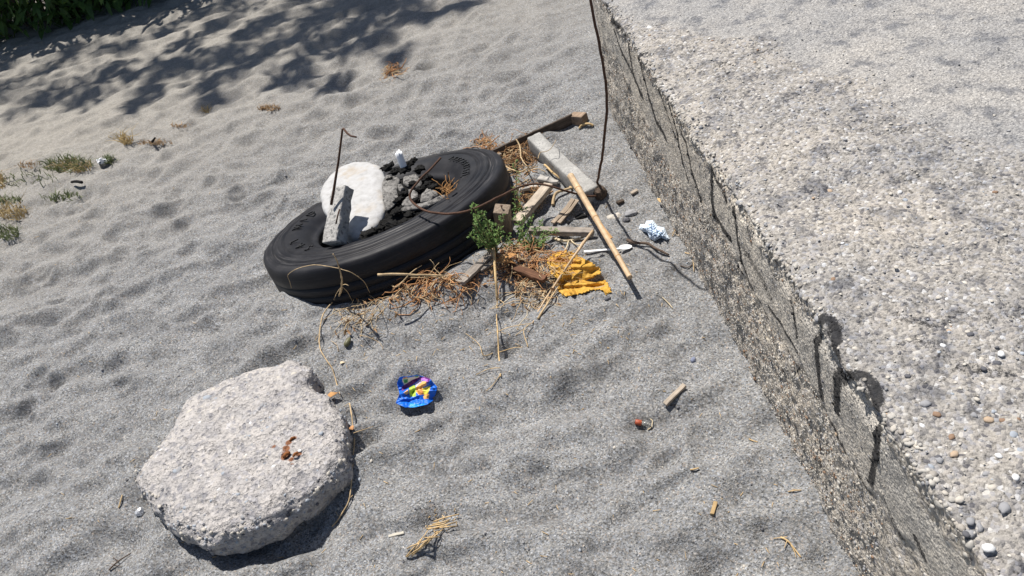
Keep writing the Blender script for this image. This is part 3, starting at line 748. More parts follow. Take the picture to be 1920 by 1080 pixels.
# white plastic stub
pp0 = onplane(758, 316, cA+nA*.004, nA); pp1 = W(747, 287, pp0.z+.055)
mb = MB(); ax = (pp1-pp0); n_ = 18; u_ = ax.normalized().orthogonal().normalized(); w_ = ax.normalized().cross(u_)
rings = []
for rr, t in ((.0125, -.1), (.0125, .35), (.0125, .8), (.0128, 1), (.0105, 1), (.0100, .6), (.0100, .2)):
    for k in range(n_):
        a_ = 2*math.pi*k/n_; jag = (.16*max(0, math.sin(a_*2+.6))+.05*math.sin(a_*7)) if t >= 1 else 0
        rings.append(pp0+ax*(t+jag)+(u_*math.cos(a_)+w_*math.sin(a_))*rr)
mb.add(rings, [(i*n_+k, i*n_+(k+1) % n_, (i+1)*n_+(k+1) % n_, (i+1)*n_+k) for i in range(6) for k in range(n_)])
solo('pipe_stub', mb, M_PIPE, 'short broken white plastic pipe stub sticking up from the black asphalt', 'pipe')

# ------------------------------------------------------------------ concrete post with its reinforcing bars
zt = .075
f0, f1_ = (W(990, 256, zt)+W(1008, 247, zt))/2, (W(1094, 362, zt-.012)+W(1122, 347, zt-.012))/2
pd = (f1_-f0).normalized(); pw = Vector((pd.y, -pd.x, 0)).normalized()
hw = (W(1040, 309, zt)-W(1065, 294, zt)).length*.5*.93
pt = pw.cross(pd); pt = pt if pt.z > 0 else -pt
post = thing('concrete_post', 'pale broken concrete post lying on the sand with rusty bars springing from its end', 'concrete post', Vector((f0.x, f0.y, 0)))
build('post_body', bar(f0-pt*.034, f1_-pt*.034, pw*hw, pt*.034, 30, .22, .0022, 40, None, (1, 1), 2), M_POST, post)
def spline(pts, k=6):
    pts = [Vector(p) for p in pts]; out = []
    for i in range(len(pts)-1):
        p0 = pts[max(i-1, 0)]; p1 = pts[i]; p2 = pts[i+1]; p3 = pts[min(i+2, len(pts)-1)]
        for j in range(k):
            t = j/k; out.append(.5*((2*p1)+(p2-p0)*t+(2*p0-5*p1+4*p2-p3)*t*t+(3*p1-p0-3*p2+p3)*t**3))
    out.append(pts[-1]); return out
def wob(pts, amp, fr=20, seed=0):
    return [p+mnoise.noise_vector(p*fr+Vector((seed*9.1, seed, 0)))*amp for p in pts]
tall = [(.385, 2.262, .020), (.378, 2.232, .062), (.368, 2.13, .150), (.362, 2.06, .220), (.369, 2.028, .274), (.385, 1.994, .380), (.399, 1.968, .476), (.404, 1.953, .564), (.404, 1.955, .656), (.403, 1.968, .740), (.402, 1.969, .80), (.395, 1.985, .90), (.38, 2.01, 1.0)]
mb = MB(); mb.tube(wob(spline(tall, 6), .0016, 45), .0040, 8); build('rebar', mb, M_RUST, post)
loop = [W(1126, 366, .03), W(1105, 368, .045), W(1075, 362, .075), W(1042, 352, .115), W(1010, 345, .125), W(976, 350, .150), TP(938, 368, .012), TP(885, 393, .012), TP(850, 400, .013), TP(826, 400, .020), TP(800, 396, .035), TP(780, 385, .05), TP(769, 372, .068), TP(771, 358, .085), TP(786, 338, .10), TP(806, 318, .115), TP(826, 296, .13)]
mb = MB(); mb.tube(wob(spline(loop, 6), .0012, 40, 3), .0037, 8); build('rebar', mb, M_RUST, post)
endc = W(1124, 360, .035)
q = lump([endc+Vector((math.cos(a_)*.024, math.sin(a_)*.030, 0)) for a_ in np.linspace(0, 6.283, 14)[:-1]], endc, (0, 0, 1), .024, .035, 2.2, 2, .006, 40, 50, 10, 5)
build('broken_end', q, m_grit('rust_stained_concrete', (.05, .04, .033), (.16, .115, .085), 120, .95, .9, .006), post)

# ------------------------------------------------------------------ timber
def upvec(d, z=Vector((0, 0, 1))):
    w = d.cross(z).normalized(); return w, w.cross(d).normalized()
def plank(name, label, a, b, wpx, th, colr, lift=.0, tilt=0.0, nz=.0015, ends=(1, 1), bow=None, cat='plank', group=None, seed=0, nl=16, parent=None, bev=.15):
    """board whose top edge runs between two picture points lying lift above the sand"""
    p0, p1 = S(a[0], a[1], lift), S(b[0], b[1], lift if not hasattr(lift, '__len__') else lift)
    d = (p1-p0).normalized(); w, u = upvec(d)
    if tilt: w, u = w*math.cos(tilt)+u*math.sin(tilt), u*math.cos(tilt)-w*math.sin(tilt)
    hwid = wpx*.5*((p0+p1)/2-CP).length/F
    mb = bar(p0-u*th*.5, p1-u*th*.5, w*hwid, u*th*.5, nl, bev, nz, 35, bow, ends, seed)
    return mb, d
TAN = ((.20, .155, .115), (.46, .37, .28)); GREY = ((.15, .13, .115), (.37, .325, .28)); PALE = ((.30, .25, .20), (.55, .47, .38)); DARK = ((.05, .038, .03), (.16, .12, .09))
# long board on edge with a block at its end
p0, p1 = S(905, 290, .055), S(1072, 213, .042)
d = (p1-p0).normalized(); w, u = upvec(d)
lat = thing('timber_board', 'long dark weathered board set on edge in the sand, small block at its end', 'board', Vector((p0.x, p0.y, 0)))
build('board', bar(p0-u*.05, p1-u*.045, w*.0042, u*.05, 26, .3, .0018, 25, None, (1, .9), 1), m_wood('dark_board', (.045, .034, .027), (.17, .135, .11), d), lat)
b0, b1 = S(1070, 213, .034), S(1095, 215, .034)
db = (b1-b0).normalized(); wb, ub = upvec(db)
build('end_block', bar(b0-ub*.026, b1-ub*.026, wb*.019, ub*.026, 10, .12, .0012, 30, None, (1, 1), 5), m_wood('block_wood', (.15, .105, .075), (.38, .28, .20), wb), lat)

def timber(name, label, a, b, wpx, th, cols, **k):
    cat = k.pop('cat', 'plank'); mb, d = plank(name, label, a, b, wpx, th, cols, **k)
    return solo(name, mb, m_wood(name+'_grain', cols[0], cols[1], d), label, cat)
timber('wood_batten', 'pale flat wooden batten leaning behind the green weeds, lit on top', (1028, 343), (968, 413), 20, .020, PALE, lift=.045, ends=(1, .95), seed=2)
timber('wood_board', 'flat grey board with flaked top lying level below the cane', (992, 428), (1112, 431), 15, .020, GREY, lift=.035, seed=3, nz=.003)
timber('wood_offcut', 'short grey slat pointing away from the tyre below the weeds', (924, 470), (862, 528), 17, .010, GREY, lift=.022, seed=4, ends=(.9, 1.1), nz=.002)
timber('wood_splinter', 'slim grey splinter lying next to the slat', (930, 488), (900, 505), 8, .007, GREY, lift=.012, seed=5, cat='splinter')
timber('curved_lath', 'thin bowed brown lath lying left of a paler one', (1074, 372), (1036, 417), 9, .006, TAN, lift=.016, seed=6, bow=(.012, 0, .004), cat='lath')
timber('curved_lath', 'thin pale lath split off to the right of the brown one', (1082, 374), (1047, 417), 8, .005, TAN, lift=.010, seed=7, bow=(.008, 0, .003), cat='lath')
timber('bark_strip', 'dark brown strip of bark on the dry weeds left of the yellow cloth', (955, 497), (1022, 520), 15, .014, ((.07, .035, .02), (.22, .11, .065)), lift=.026, seed=8, nz=.004, cat='bark')
timber('driftwood', 'bleached white stub of driftwood near the lower side of the concrete post', (1009, 331), (1046, 338), 15, .016, ((.38, .36, .33), (.58, .55, .51)), lift=.022, seed=9, nz=.004, cat='driftwood', ends=(1.1, .7), bev=.6)
timber('driftwood', 'bleached flat piece half hidden behind the wire beside the tyre', (972, 352), (1012, 345), 14, .012, ((.42, .40, .36), (.62, .59, .54)), lift=.014, seed=10, nz=.003, cat='driftwood', bev=.6)
timber('wood_chip', 'small white wood chip at the tyre edge under the dark board', (920, 286), (938, 289), 8, .008, PALE, lift=.03, seed=11, cat='wood chip')
timber('wood_chip', 'square ended stick fallen alone on the bare sand right of the wrapper', (1246, 757), (1283, 720), 9, .009, PALE, lift=.018, seed=12, cat='wood chip', nz=.001)
timber('wood_chip', 'short yellow stick on bare sand near the wall foot at lower right', (1335, 963), (1342, 940), 7, .006, ((.34, .23, .11), (.56, .40, .21)), lift=.007, seed=13, cat='wood chip', nz=.001)
timber('wood_chip', 'pale chip on the sand right of the post end', (1183, 361), (1195, 355), 7, .006, PALE, lift=.010, seed=14, cat='wood chip')
timber('wood_chip', 'dark chip on the sand just below the pale one', (1157, 379), (1169, 374), 7, .008, DARK, lift=.010, seed=15, cat='wood chip')
timber('wood_chip', 'white sliver on the sand left of the straw bundle', (728, 1005), (757, 998), 5, .004, ((.5, .46, .38), (.68, .63, .54)), lift=.005, seed=16, cat='wood chip')
timber('black_patch', 'flat black patch on the sand under the cane', (1062, 416), (1097, 402), 13, .004, ((.008, .008, .008), (.02, .02, .02)), lift=.006, seed=17, cat='scrap', ends=(.5, 1.2), bev=.5)  # thin black piece laid over a dark oval of unknown cause
# block standing on end, nail in the top
bt0 = S(938, 432, .0)
btop = Vector((bt0.x-.012, bt0.y+.02, .115)); btop = W(941, 391, .125)
bbase = W(947, 436, .012)
axis = (btop-bbase); wv = (rt-axis.normalized()*rt.dot(axis.normalized())).normalized(); dv = axis.normalized().cross(wv)
wv2 = wv*math.cos(-.18)+dv*math.sin(-.18); dv2 = axis.normalized().cross(wv2)
blk = thing('wood_block', 'square wooden block standing on end against the tyre with a rusty nail in it', 'wood block', bbase)
build('block_body', bar(bbase-axis*.25, btop, wv2*.0255, dv2*.0215, 14, .1, .0014, 30, None, (.92, 1), 20), m_wood('block_grain', (.15, .115, .085), (.36, .285, .215), axis), blk)
mb = MB(); mb.tube([btop-axis*.02, btop+axis.normalized()*.012], .0018, 6); mb.tube([btop+axis.normalized()*.012, btop+axis.normalized()*.0135], .004, 8); build('nail', mb, M_RUST, blk)

# ------------------------------------------------------------------ bamboo cane
ca, cb_ = W(1070, 330, .094), W(1181, 520, .090)
cane = thing('bamboo_cane', 'dry tan bamboo cane resting on the concrete post, tip above the sand', 'cane', Vector((cb_.x, cb_.y, 0)))
M_CANE = m_wood('cane_skin', (.46, .32, .19), (.62, .47, .31), cb_-ca, .55)
M_CANED = m_wood('cane_split', (.34, .19, .08), (.55, .34, .16), cb_-ca, .7)
nodes_ = [0, .155, .47, .83, 1]
for i in range(4):
    a_, b_ = ca.lerp(cb_, nodes_[i]), ca.lerp(cb_, nodes_[i+1]); ra, rb = .0122-.0042*nodes_[i], .0122-.0042*nodes_[i+1]
    mb = MB(); L_ = [0, .02, .06, .3, .6, .94, .98, 1]; R_ = [1.0, 1.0, .95, .93, .93, .96, 1.0, 1.0]
    pts = [a_.lerp(b_, t)+Vector((0, 0, .004*math.sin(3.14*(nodes_[i]+(nodes_[i+1]-nodes_[i])*t)))) for t in L_]
    mb.tube(pts, [ (ra+(rb-ra)*t)*k for t, k in zip(L_, R_)], 14); build('cane_segment', mb, M_CANE, cane)
for t in nodes_[1:4]:
    c_ = ca.lerp(cb_, t)+Vector((0, 0, .004*math.sin(3.14*t))); dd = (cb_-ca).normalized(); r_ = .0122-.0042*t
    mb = MB(); mb.tube([c_-dd*.0025, c_-dd*.001, c_+dd*.001, c_+dd*.0025], [r_*1.0, r_*1.07, r_*1.07, r_*1.0], 14); build('cane_node', mb, M_CANED, cane)
sa, sb = W(1122, 415, .103), W(1146, 447, .100)
build('split_strip', bar(sa, sb, (sb-sa).normalized().cross(Vector((0, 0, 1))).normalized()*.0055, Vector((0, 0, .0018)), 8, .4, .001, 40, None, (.6, 1), 3), M_CANED, cane)

# ------------------------------------------------------------------ boulder
zb = .055
bo = [(251, 893), (269, 869), (296, 834), (323, 776), (358, 725), (424, 698), (494, 675), (541, 665), (576, 675), (588, 698), (586, 722), (619, 745), (638, 772), (654, 807), (660, 858), (656, 897), (634, 920), (580, 967), (518, 1002), (448, 1029), (397, 1035), (362, 1021), (319, 990), (277, 951), (253, 916)]
cyb = 860
outl = []
for x, y in bo:
    k = min(1, max(0, ((y+.35*(x-450))-700)/280)); outl.append(W(x, y, .115*(1-k)+.038*k))
for p in outl: p.z = zb
cB = sum(outl, Vector())/len(outl); cB = Vector((cB.x, cB.y, zb))
nB = Vector((-.02, -.03, 1)).normalized()
boul = thing('concrete_boulder', 'big pale slab of broken concrete with a rust stain lying alone on the sand', 'concrete slab', Vector((cB.x, cB.y, 0)))
bm_ = lump(outl, cB, nB, .060, .075, 7, 2.6, .0085, 17, 200, 60, 6, .006, 1.35)
bmesh_o = build('boulder_body', bm_, M_BOUL, boul)
rs_ = np.zeros(len(bm_.v)); BV = np.array(bm_.v)
for px, py, rr, st in ((541, 828, .010, .9), (535, 840, .011, .9), (533, 852, .014, .95), (545, 858, .009, .8), (556, 847, .010, .85), (550, 819, .008, .9), (512, 836, .009, .7), (545, 866, .007, .6)):
    c_ = np.array(W(px, py, .125)); dd = np.linalg.norm((BV-c_)[:, :2], axis=1); rs_ = np.maximum(rs_, st*np.clip(1.3-dd/rr*.8, 0, 1)*(BV[:, 2] > .08))
attr(bmesh_o.data, 'rust', rs_)
# pebbles on its top and crushed edge
topi = np.where((BV[:, 2] > .085)&(np.arange(len(BV)) < 200*42))[0]; r = np.random.default_rng(41)
sel = r.choice(topi, 150)
for k in sel:
    p = BV[k]+np.array([r.normal(0, .01), r.normal(0, .01), 0]); j = np.argmin(np.linalg.norm(BV[topi, :2]-p[:2], axis=1)); p[2] = BV[topi[j], 2]
    pebble(p, (0, 0, 1), r.gamma(3, .0011)+.003, int(r.choice([0, 0, 1, 6, 2, 3, 6])), boul, boul.location)
edgi = np.where((BV[:, 2] > .02)&(BV[:, 2] < .095))[0]; sel = r.choice(edgi, 900)
Nn = (BV[sel]-np.array([cB.x, cB.y, .03])); Nn /= np.linalg.norm(Nn, axis=1)[:, None]
scatter_mesh('gravel', BV[sel]-np.array(boul.location), Nn, r.gamma(2.4, .0011, 900)+.0012, I1, [PEB[0], PEB[2], PEB[1], PEB[6], PEB[2], PEB[0]], boul, .6, .2, 8)
for px, py, s_ in ((536, 852, .008), (547, 822, .006), (553, 851, .006)):
    c_ = W(px, py, .127); mb = MB(); mb.tube([c_+Vector((-s_, -s_*.5, -.004)), c_+Vector((0, 0, .001)), c_+Vector((s_, s_*.8, -.004))], s_*.55, 7); build('rusty_stub', mb, M_RUSTB, boul)

# ------------------------------------------------------------------ thin sheets: wrapper, cloth, tissue
def inpoly(x, y, pol):
    c = False; j = len(pol)-1
    for i in range(len(pol)):
        if (pol[i][1] > y) != (pol[j][1] > y) and x < (pol[j][0]-pol[i][0])*(y-pol[i][1])/(pol[j][1]-pol[i][1])+pol[i][0]: c = not c
        j = i
    return c
def nearest(x, y, pol):
    b = (9e9, x, y)
    for i in range(len(pol)):
        ax_, ay = pol[i-1]; bx, by = pol[i]; dx, dy = bx-ax_, by-ay
        t = max(0, min(1, ((x-ax_)*dx+(y-ay)*dy)/max(dx*dx+dy*dy, 1e-9))); qx, qy = ax_+dx*t, ay+dy*t; d_ = (qx-x)**2+(qy-y)**2
        if d_ < b[0]: b = (d_, qx, qy)
    return b
def sheet(pol, step, hf, snap=True):
    """pol in picture points; returns mesh builder, picture coords of its verts"""
    x0, x1 = min(p[0] for p in pol), max(p[0] for p in pol); y0, y1 = min(p[1] for p in pol), max(p[1] for p in pol)
    nx_, ny_ = int((x1-x0)/step)+2, int((y1-y0)/step)+2; idx = {}; mb = MB(); uv = []
    def vid(i, j):
        if (i, j) in idx: return idx[(i, j)]
        x, y = x0+i*step, y0+j*step
        if snap and not inpoly(x, y, pol): _, x, y = nearest(x, y, pol)
        p = S(x, y, 0); p = S(x, y, hf(x, y, p))
        idx[(i, j)] = len(mb.v); mb.v.append(tuple(p)); uv.append((x, y)); return idx[(i, j)]
    for j in range(ny_):
        for i in range(nx_):
            fx, fy = x0+(i+.5)*step, y0+(j+.5)*step
            if not snap: fx += 3.5*mnoise.noise(Vector((fx*.35, fy*.35, 1))); fy += 3.5*mnoise.noise(Vector((fx*.35, fy*.35, 9)))
            if inpoly(fx, fy, pol): mb.f.append((vid(i, j), vid(i, j+1), vid(i+1, j+1), vid(i+1, j)))
    return mb, uv
def solid(o, t):
    md = o.modifiers.new('thickness', 'SOLIDIFY'); md.thickness = t; md.offset = 0
wp = lambda pts: [(720+x/12, 690+y/12) for x, y in pts]
WR = wp([(350, 200), (560, 185), (760, 155), (900, 195), (1040, 240), (1200, 430), (1170, 560), (1110, 730), (980, 820), (680, 890), (480, 890), (260, 790), (350, 580), (290, 340)])
def wh(x, y, p):
    cx, cy = (x-720)*12, (y-690)*12
    h = .014+.006*mnoise.noise(Vector((cx*.004, cy*.004, 1)))+.003*mnoise.noise(Vector((cx*.016, cy*.016, 4)))
    l = (cy-(560-.42*(cx-380)))        # fold line across the upper half
    h += .012*math.exp(-(l/70)**2)-.008*math.exp(-((l+55)/35)**2)
    h += .010*max(0, (cy-720)/170)-.008*max(0, (cx-1000)/200)
    h += .006*abs(math.sin(cx*.011+cy*.004))*(1 if cy > 500 else .5)
    return max(h, .003)
mb, uv = sheet(WR, .55, wh)
PRINT = [((.02, .28, .72), wp([(580, 800), (960, 810), (660, 900), (570, 890)])),
 ((.78, .78, .70), wp([(410, 240), (790, 170), (800, 215), (700, 300), (560, 330), (450, 390), (415, 300)])),
 ((.10, .40, .13), wp([(430, 260), (540, 250), (530, 330), (450, 340)])), ((.10, .38, .16), wp([(690, 180), (780, 170), (780, 200), (700, 205)])), ((.75, .36, .10), wp([(430, 215), (520, 200), (520, 230), (430, 245)])),
 ((.13, .02, .16), wp([(400, 420), (650, 260), (800, 205), (1000, 195), (1050, 250), (980, 350), (950, 320), (930, 240), (790, 240), (690, 340), (400, 530)])),
 ((.38, .15, .50), wp([(800, 240), (990, 215), (980, 320), (900, 280), (800, 290)])), ((.70, .62, .72), wp([(700, 360), (800, 270), (860, 280), (720, 430)])),
 ((.80, .42, .13), wp([(720, 430), (860, 300), (950, 300), (960, 380), (870, 440), (880, 600), (780, 600), (720, 540)])), ((.62, .24, .06), wp([(730, 520), (870, 470), (900, 590), (800, 610)])),
 ((.80, .68, .08), wp([(860, 460), (1050, 390), (1040, 450), (980, 610), (900, 610)])), ((.42, .58, .08), wp([(560, 450), (690, 370), (720, 470), (720, 640), (590, 650), (560, 540)])),
 ((.80, .45, .16), wp([(440, 560), (540, 480), (550, 580), (500, 600)])), ((.80, .42, .12), wp([(880, 640), (950, 570), (1020, 590), (1000, 690), (900, 700)]))]
o = solo('snack_wrapper', mb, None, 'crumpled blue snack wrapper with bright orange, green and purple print', 'wrapper') if False else None
m, nt, b = newmat('printed_foil', .42, .35)
at = nd(nt, 'Attribute', _attribute_name='ink'); at.attribute_type = 'GEOMETRY'
col(nt, b, at.outputs['Color']); co = coords(nt); bump(nt, b, noise_(nt, co, 45, 2, .5), .2, .004)
wr = solo('snack_wrapper', mb, m, 'crumpled blue snack wrapper with bright orange, green and purple print', 'wrapper')
ca_ = wr.data.color_attributes.new('ink', 'FLOAT_COLOR', 'POINT')
for i, (x, y) in enumerate(uv):
    c = (.008, .13, .60)
    for cc, pl in PRINT:
        if inpoly(x, y, pl): c = cc
    ca_.data[i].color = (*c, 1)
solid(wr, .0006)

CL = [(1025, 486), (1040, 474), (1061, 470), (1078, 474), (1087, 482), (1098, 487), (1113, 495), (1124, 503), (1127, 513), (1113, 517), (1116, 524), (1132, 524), (1141, 533), (1146, 548), (1135, 552), (1128, 543), (1112, 543), (1096, 548), (1078, 553), (1061, 556), (1048, 548), (1044, 536), (1046, 524), (1034, 514), (1030, 503)]
def ch_(x, y, p):
    h = .006+.006*mnoise.noise(Vector((x*.055, y*.07, 2)))+.003*mnoise.noise(Vector((x*.16, y*.16, 5)))
    for (x0_, y0_, x1_, y1_, s_) in ((1050, 500, 1075, 552, .012), (1075, 500, 1118, 500, .010), (1060, 535, 1130, 530, .011), (1045, 480, 1085, 490, .010)):
        dx, dy = x1_-x0_, y1_-y0_; t = max(0, min(1, ((x-x0_)*dx+(y-y0_)*dy)/(dx*dx+dy*dy))); d_ = math.hypot(x-x0_-dx*t, y-y0_-dy*t)
        h += .75*s_*math.exp(-(d_/3.5)**2)-s_*.3*math.exp(-((d_-7)/3)**2)
    return max(h, .002)
mb, uv = sheet(CL, 1.0, ch_, False)
m, nt, b = newmat('yellow_cloth', .95, .1); co = coords(nt); n1 = noise_(nt, co, 55, 5, .7); n2 = noise_(nt, co, 500, 2, .5)
c = ramp(nt, n1, [(.3, (.36, .19, .035)), (.5, (.56, .32, .06)), (.75, (.64, .41, .12))]); col(nt, b, c); p = bump(nt, b, n2, .8, .002); bump(nt, b, n1, .6, .006, p)
cl = solo('cloth_rag', mb, m, 'torn mustard yellow cloth rag crumpled on the sand under a dry stalk', 'cloth'); solid(cl, .0015)

TI = [(1198, 428), (1201, 420), (1209, 421), (1212, 414), (1224, 413), (1233, 424), (1246, 427), (1251, 440), (1256, 448), (1250, 450), (1240, 446), (1228, 452), (1218, 447), (1213, 436), (1206, 434)]
def th_(x, y, p):
    q = Vector((x*.09, y*.11, 0)); h = .022*abs(mnoise.noise(q))+.018*abs(mnoise.noise(q*2.1+Vector((4, 1, 0))))+.008*mnoise.noise(q*5)
    _, qx, qy = nearest(x, y, TI); e_ = min(1, math.hypot(x-qx, y-qy)/6)
    return .003+e_*(.012+h)
mb, uv = sheet(TI, .7, th_)
ti = solo('crumpled_tissue', mb, m_plain('pale_blue_paper', (.62, .72, .84), .55, .4, .1, 60), 'crumpled pale blue paper scrap on the sand close to the wall foot', 'paper', smooth=False); solid(ti, .0006)
PS = [(183, 306), (180, 299), (188, 296), (200, 297), (206, 302), (198, 307), (190, 308)]
mb, uv = sheet(PS, .8, lambda x, y, p: .01+.03*abs(mnoise.noise(Vector((x*.12, y*.2, 3)))))
solid(solo('paper_scrap', mb, M_PIPE, 'tiny white paper scrap lying by the green grass tuft', 'paper', smooth=False), .001)

# spoon
sp = thing('plastic_spoon', 'white plastic spoon lying on the sand under the cane tip', 'spoon', S(1140, 469))
h0, h1 = S(1095, 472, .008), S(1162, 466, .012)
dd = (h1-h0).normalized(); ww, uu = upvec(dd)
build('handle', bar(h0, h1, ww*.0042, uu*.0016, 10, .3, 0, 30, None, (1.1, .75), 0), M_SPOON, sp)
cb2 = S(1173, 464, .013); mb = MB(); vs = []; N_ = 24
for (k, hh) in ((1.0, .0022), (.93, .0026), (.80, .0), (.5, -.004), (.0, -.0055)):
    for i in range(N_):
        a_ = 2*math.pi*i/N_; vs.append(cb2+dd*(math.cos(a_)*.0205*k)+ww*(math.sin(a_)*.0125*k*(1-.12*math.cos(a_)))+uu*hh)
mb.add(vs, [(j*N_+i, j*N_+(i+1) % N_, (j+1)*N_+(i+1) % N_, (j+1)*N_+i) for j in range(4) for i in range(N_)]); solid(build('bowl', mb, M_SPOON, sp), .001)

# small vial with a red cap
v0, v1 = S(1191, 791, .008), S(1222, 797, .008)
vial = thing('plastic_vial', 'little clear plastic vial with a red-brown cap lying on bare sand', 'vial', v0)
dd = (v1-v0).normalized()
mb = MB(); mb.tube([v0, v0+dd*.001, v0+dd*.015, v0+dd*.016], [.006, .0072, .0072, .0066], 14); build('cap', mb, m_plain('red_brown_cap', (.33, .07, .03), .5, .4, .25, 200), vial)
m, nt, b = newmat('clear_plastic', .12, .5); b.inputs['Transmission Weight'].default_value = .85; b.inputs['Base Color'].default_value = (.85, .84, .80, 1)
mb = MB(); mb.tube([v0+dd*.016, v0+dd*.034, v0+dd*.038], [.0056, .0056, .004], 12); build('tube', mb, m, vial)

# green bottle stopper-like pebble among the vines, glass bit by the boulder
mb = MB(); bv, bf = ico(2); c_ = S(652, 641, .008); ddv = (S(660, 622, .02)-S(645, 648, .008)).normalized()
q = ddv.to_track_quat('Z', 'Y').to_matrix()
mb.add([c_+q @ Vector((v[0]*.0085*(1-.25*v[2]), v[1]*.008*(1-.25*v[2]), v[2]*.017)) for v in bv], [tuple(int(t) for t in f) for f in bf])
solo('dry_pod', mb, m_plain('olive_pod', (.12, .115, .055), .5, .4, .3), 'dull olive seed pod under the dry vine stems', 'seed pod')
mb = MB(); bv, bf = ico(1); c_ = S(262, 960, .009); mb.add([c_+Vector(v)*.012*(1+.3*mnoise.noise(Vector(v)*2)) for v in bv], [tuple(int(t) for t in f) for f in bf])
m, nt, b = newmat('cloudy_glass', .25, .5); b.inputs['Transmission Weight'].default_value = .5; b.inputs['Base Color'].default_value = (.72, .74, .78, 1)
solo('glass_lump', mb, m, 'cloudy lump of glass against the left end of the concrete slab', 'glass', smooth=False)
mb = MB(); c_ = S(1300, 675, .004); mb.add([c_+Vector(v)*.008*(1+.3*mnoise.noise(Vector(v)*2)) for v in bv], [tuple(int(t) for t in f) for f in bf])
solo('glass_lump', mb, m_plain('blue_glass', (.20, .22, .30), .3, .5, .1), 'small bluish shard half sunk in sand near the leaning rod', 'glass', smooth=False)

for lb, px, py, s_, mm in (('small dark stone on the disturbed sand left of the blue paper', 1174, 412, .011, PEB[1]), ('pale sandy clod beside the dark stone under the thin bar', 1152, 408, .020, PEB[2]), ('low grey clod just above the dark stone near the wall', 1182, 400, .017, PEB[0]),
        ('grey pebble half buried below the standing wood block', 982, 476, .012, PEB[0]), ('dark rounded stone at the torn end of the yellow cloth', 1140, 560, .009, PEB[1])):
    bv, bf = ico(2); c_ = S(px, py, .002); mb = MB()
    mb.add([c_+Vector((v[0]*1.2, v[1]*.9, v[2]*.6))*s_*(1+.45*mnoise.noise(Vector(v)*1.7+Vector((px, 0, 0)))) for v in bv], [tuple(int(t) for t in f) for f in bf])
    solo('loose_stone', mb, mm, lb, 'stone')
# ------------------------------------------------------------------ stems, stalks and straws
def stem(name, label, pts, r0, r1, m, cat='twig', twigs=(), n=6, group=None, knots=False, wobble=.0015):
    P_ = wob(spline([S(x, y, z) for x, y, z in pts], 5), wobble, 30, len(label))
    mb = MB(); rr = [r0+(r1-r0)*i/(len(P_)-1) for i in range(len(P_))]
    if knots: rr = [q_*(1.35 if i % 7 == 3 else 1) for i, q_ in enumerate(rr)]
    mb.tube(P_, rr, n)
    for tw in twigs:
        Q = wob(spline([S(x, y, z) for x, y, z in tw], 4), wobble, 30, len(tw)); mb.tube(Q, [min(r0, r1)*.8, min(r0, r1)*.5], 5)
    return solo(name, mb, m, label, cat, group)
stem('dry_stalk', 'long tapering dry stalk crossing the yellow cloth up to the cane', [(998, 606, .004), (1020, 565, .02), (1050, 520, .035), (1078, 478, .05), (1111, 433, .06)], .0020, .0044, M_CANE, 'stalk', n=8, knots=True)
stem('dry_stalk', 'thinner forked stalk lying beside the long one below the cloth', [(1009, 597, .004), (1024, 572, .012), (1040, 548, .016), (1052, 528, .018)], .0036, .0018, M_STEM, 'stalk', [[(1024, 572, .012), (1030, 548, .02), (1042, 530, .026)]])
stem('reed_stalk', 'flat straw coloured reed standing above the sand below the green weeds', [(932, 562, .014), (930, 530, .04), (928, 500, .05), (925, 466, .065)], .0034, .0050, M_STRAW, 'stalk', n=7)
stem('dry_weed', 'leafless dry weed stem running down the sand with thin side shoots', [(933, 560, .012), (931, 590, .018), (933, 620, .022), (935, 660, .018), (939, 706, .006)], .0016, .0022, M_STRAW, 'dry weed',
     [[(933, 622, .016), (960, 612, .018), (998, 606, .006)], [(935, 650, .014), (960, 634, .018), (985, 615, .01)], [(935, 655, .013), (908, 667, .01), (898, 645, .008), (873, 625, .012)], [(936, 660, .013), (965, 652, .014), (990, 650, .004)], [(938, 690, .006), (915, 692, .008), (892, 703, .003)], [(939, 700, .004), (925, 720, .004), (912, 733, .003)], [(990, 650, .004), (982, 620, .02), (997, 605, .01)], [(934, 560, .006), (945, 572, .008), (917, 580, .006)]], knots=True)
stem('dark_twig', 'dark knobbly twig lying across the thin bar shadow near the spoon', [(1176, 450, .010), (1192, 455, .012), (1215, 457, .012), (1232, 467, .010), (1254, 478, .006)], .0052, .0030, M_DARKT, 'twig', n=7, knots=True)
stem('leaning_rod', 'thin rusty rod leaning on the foot of the concrete wall', [(1388, 650, .0), (1378, 606, .03), (1368, 563, .06)], .0022, .0022, M_RUST, 'rod', wobble=0)
stem('yellow_cane', 'slim yellow cane running under the lower edge of the concrete post', [(1021, 309, .016), (1040, 327, .016), (1062, 343, .014), (1072, 353, .01)], .0042, .0036, M_STRAW, 'cane', n=7)
stem('bent_stick', 'bent brown stick from the batten top toward the cane', [(1071, 352, .012), (1055, 357, .016), (1043, 362, .018), (1038, 374, .012), (1037, 384, .006)], .0042, .0062, M_STEM, 'stick', n=7)
stem('bent_stick', 'short curved tan peel lying on the sand beside the end block', [(1086, 241, .004), (1092, 234, .010), (1103, 232, .008), (1112, 235, .003)], .0040, .0050, M_STRAW, 'stick', n=7)
stem('straw_reed', 'dark tipped reed lying against the base of the tyre tread', [(708, 515, .128), (745, 514, .120), (790, 516, .095), (832, 517, .05)], .0042, .0028, M_STEM, 'reed', n=7)
stem('straw_reed', 'pale split reed poking out under the level grey board', [(1038, 446, .010), (1055, 452, .012), (1075, 450, .010), (1095, 444, .008)], .0052, .0030, M_STRAWP, 'reed', [[(1066, 452, .012), (1062, 464, .01), (1055, 474, .005)], [(1070, 450, .012), (1080, 458, .01), (1092, 460, .004)]], n=7)
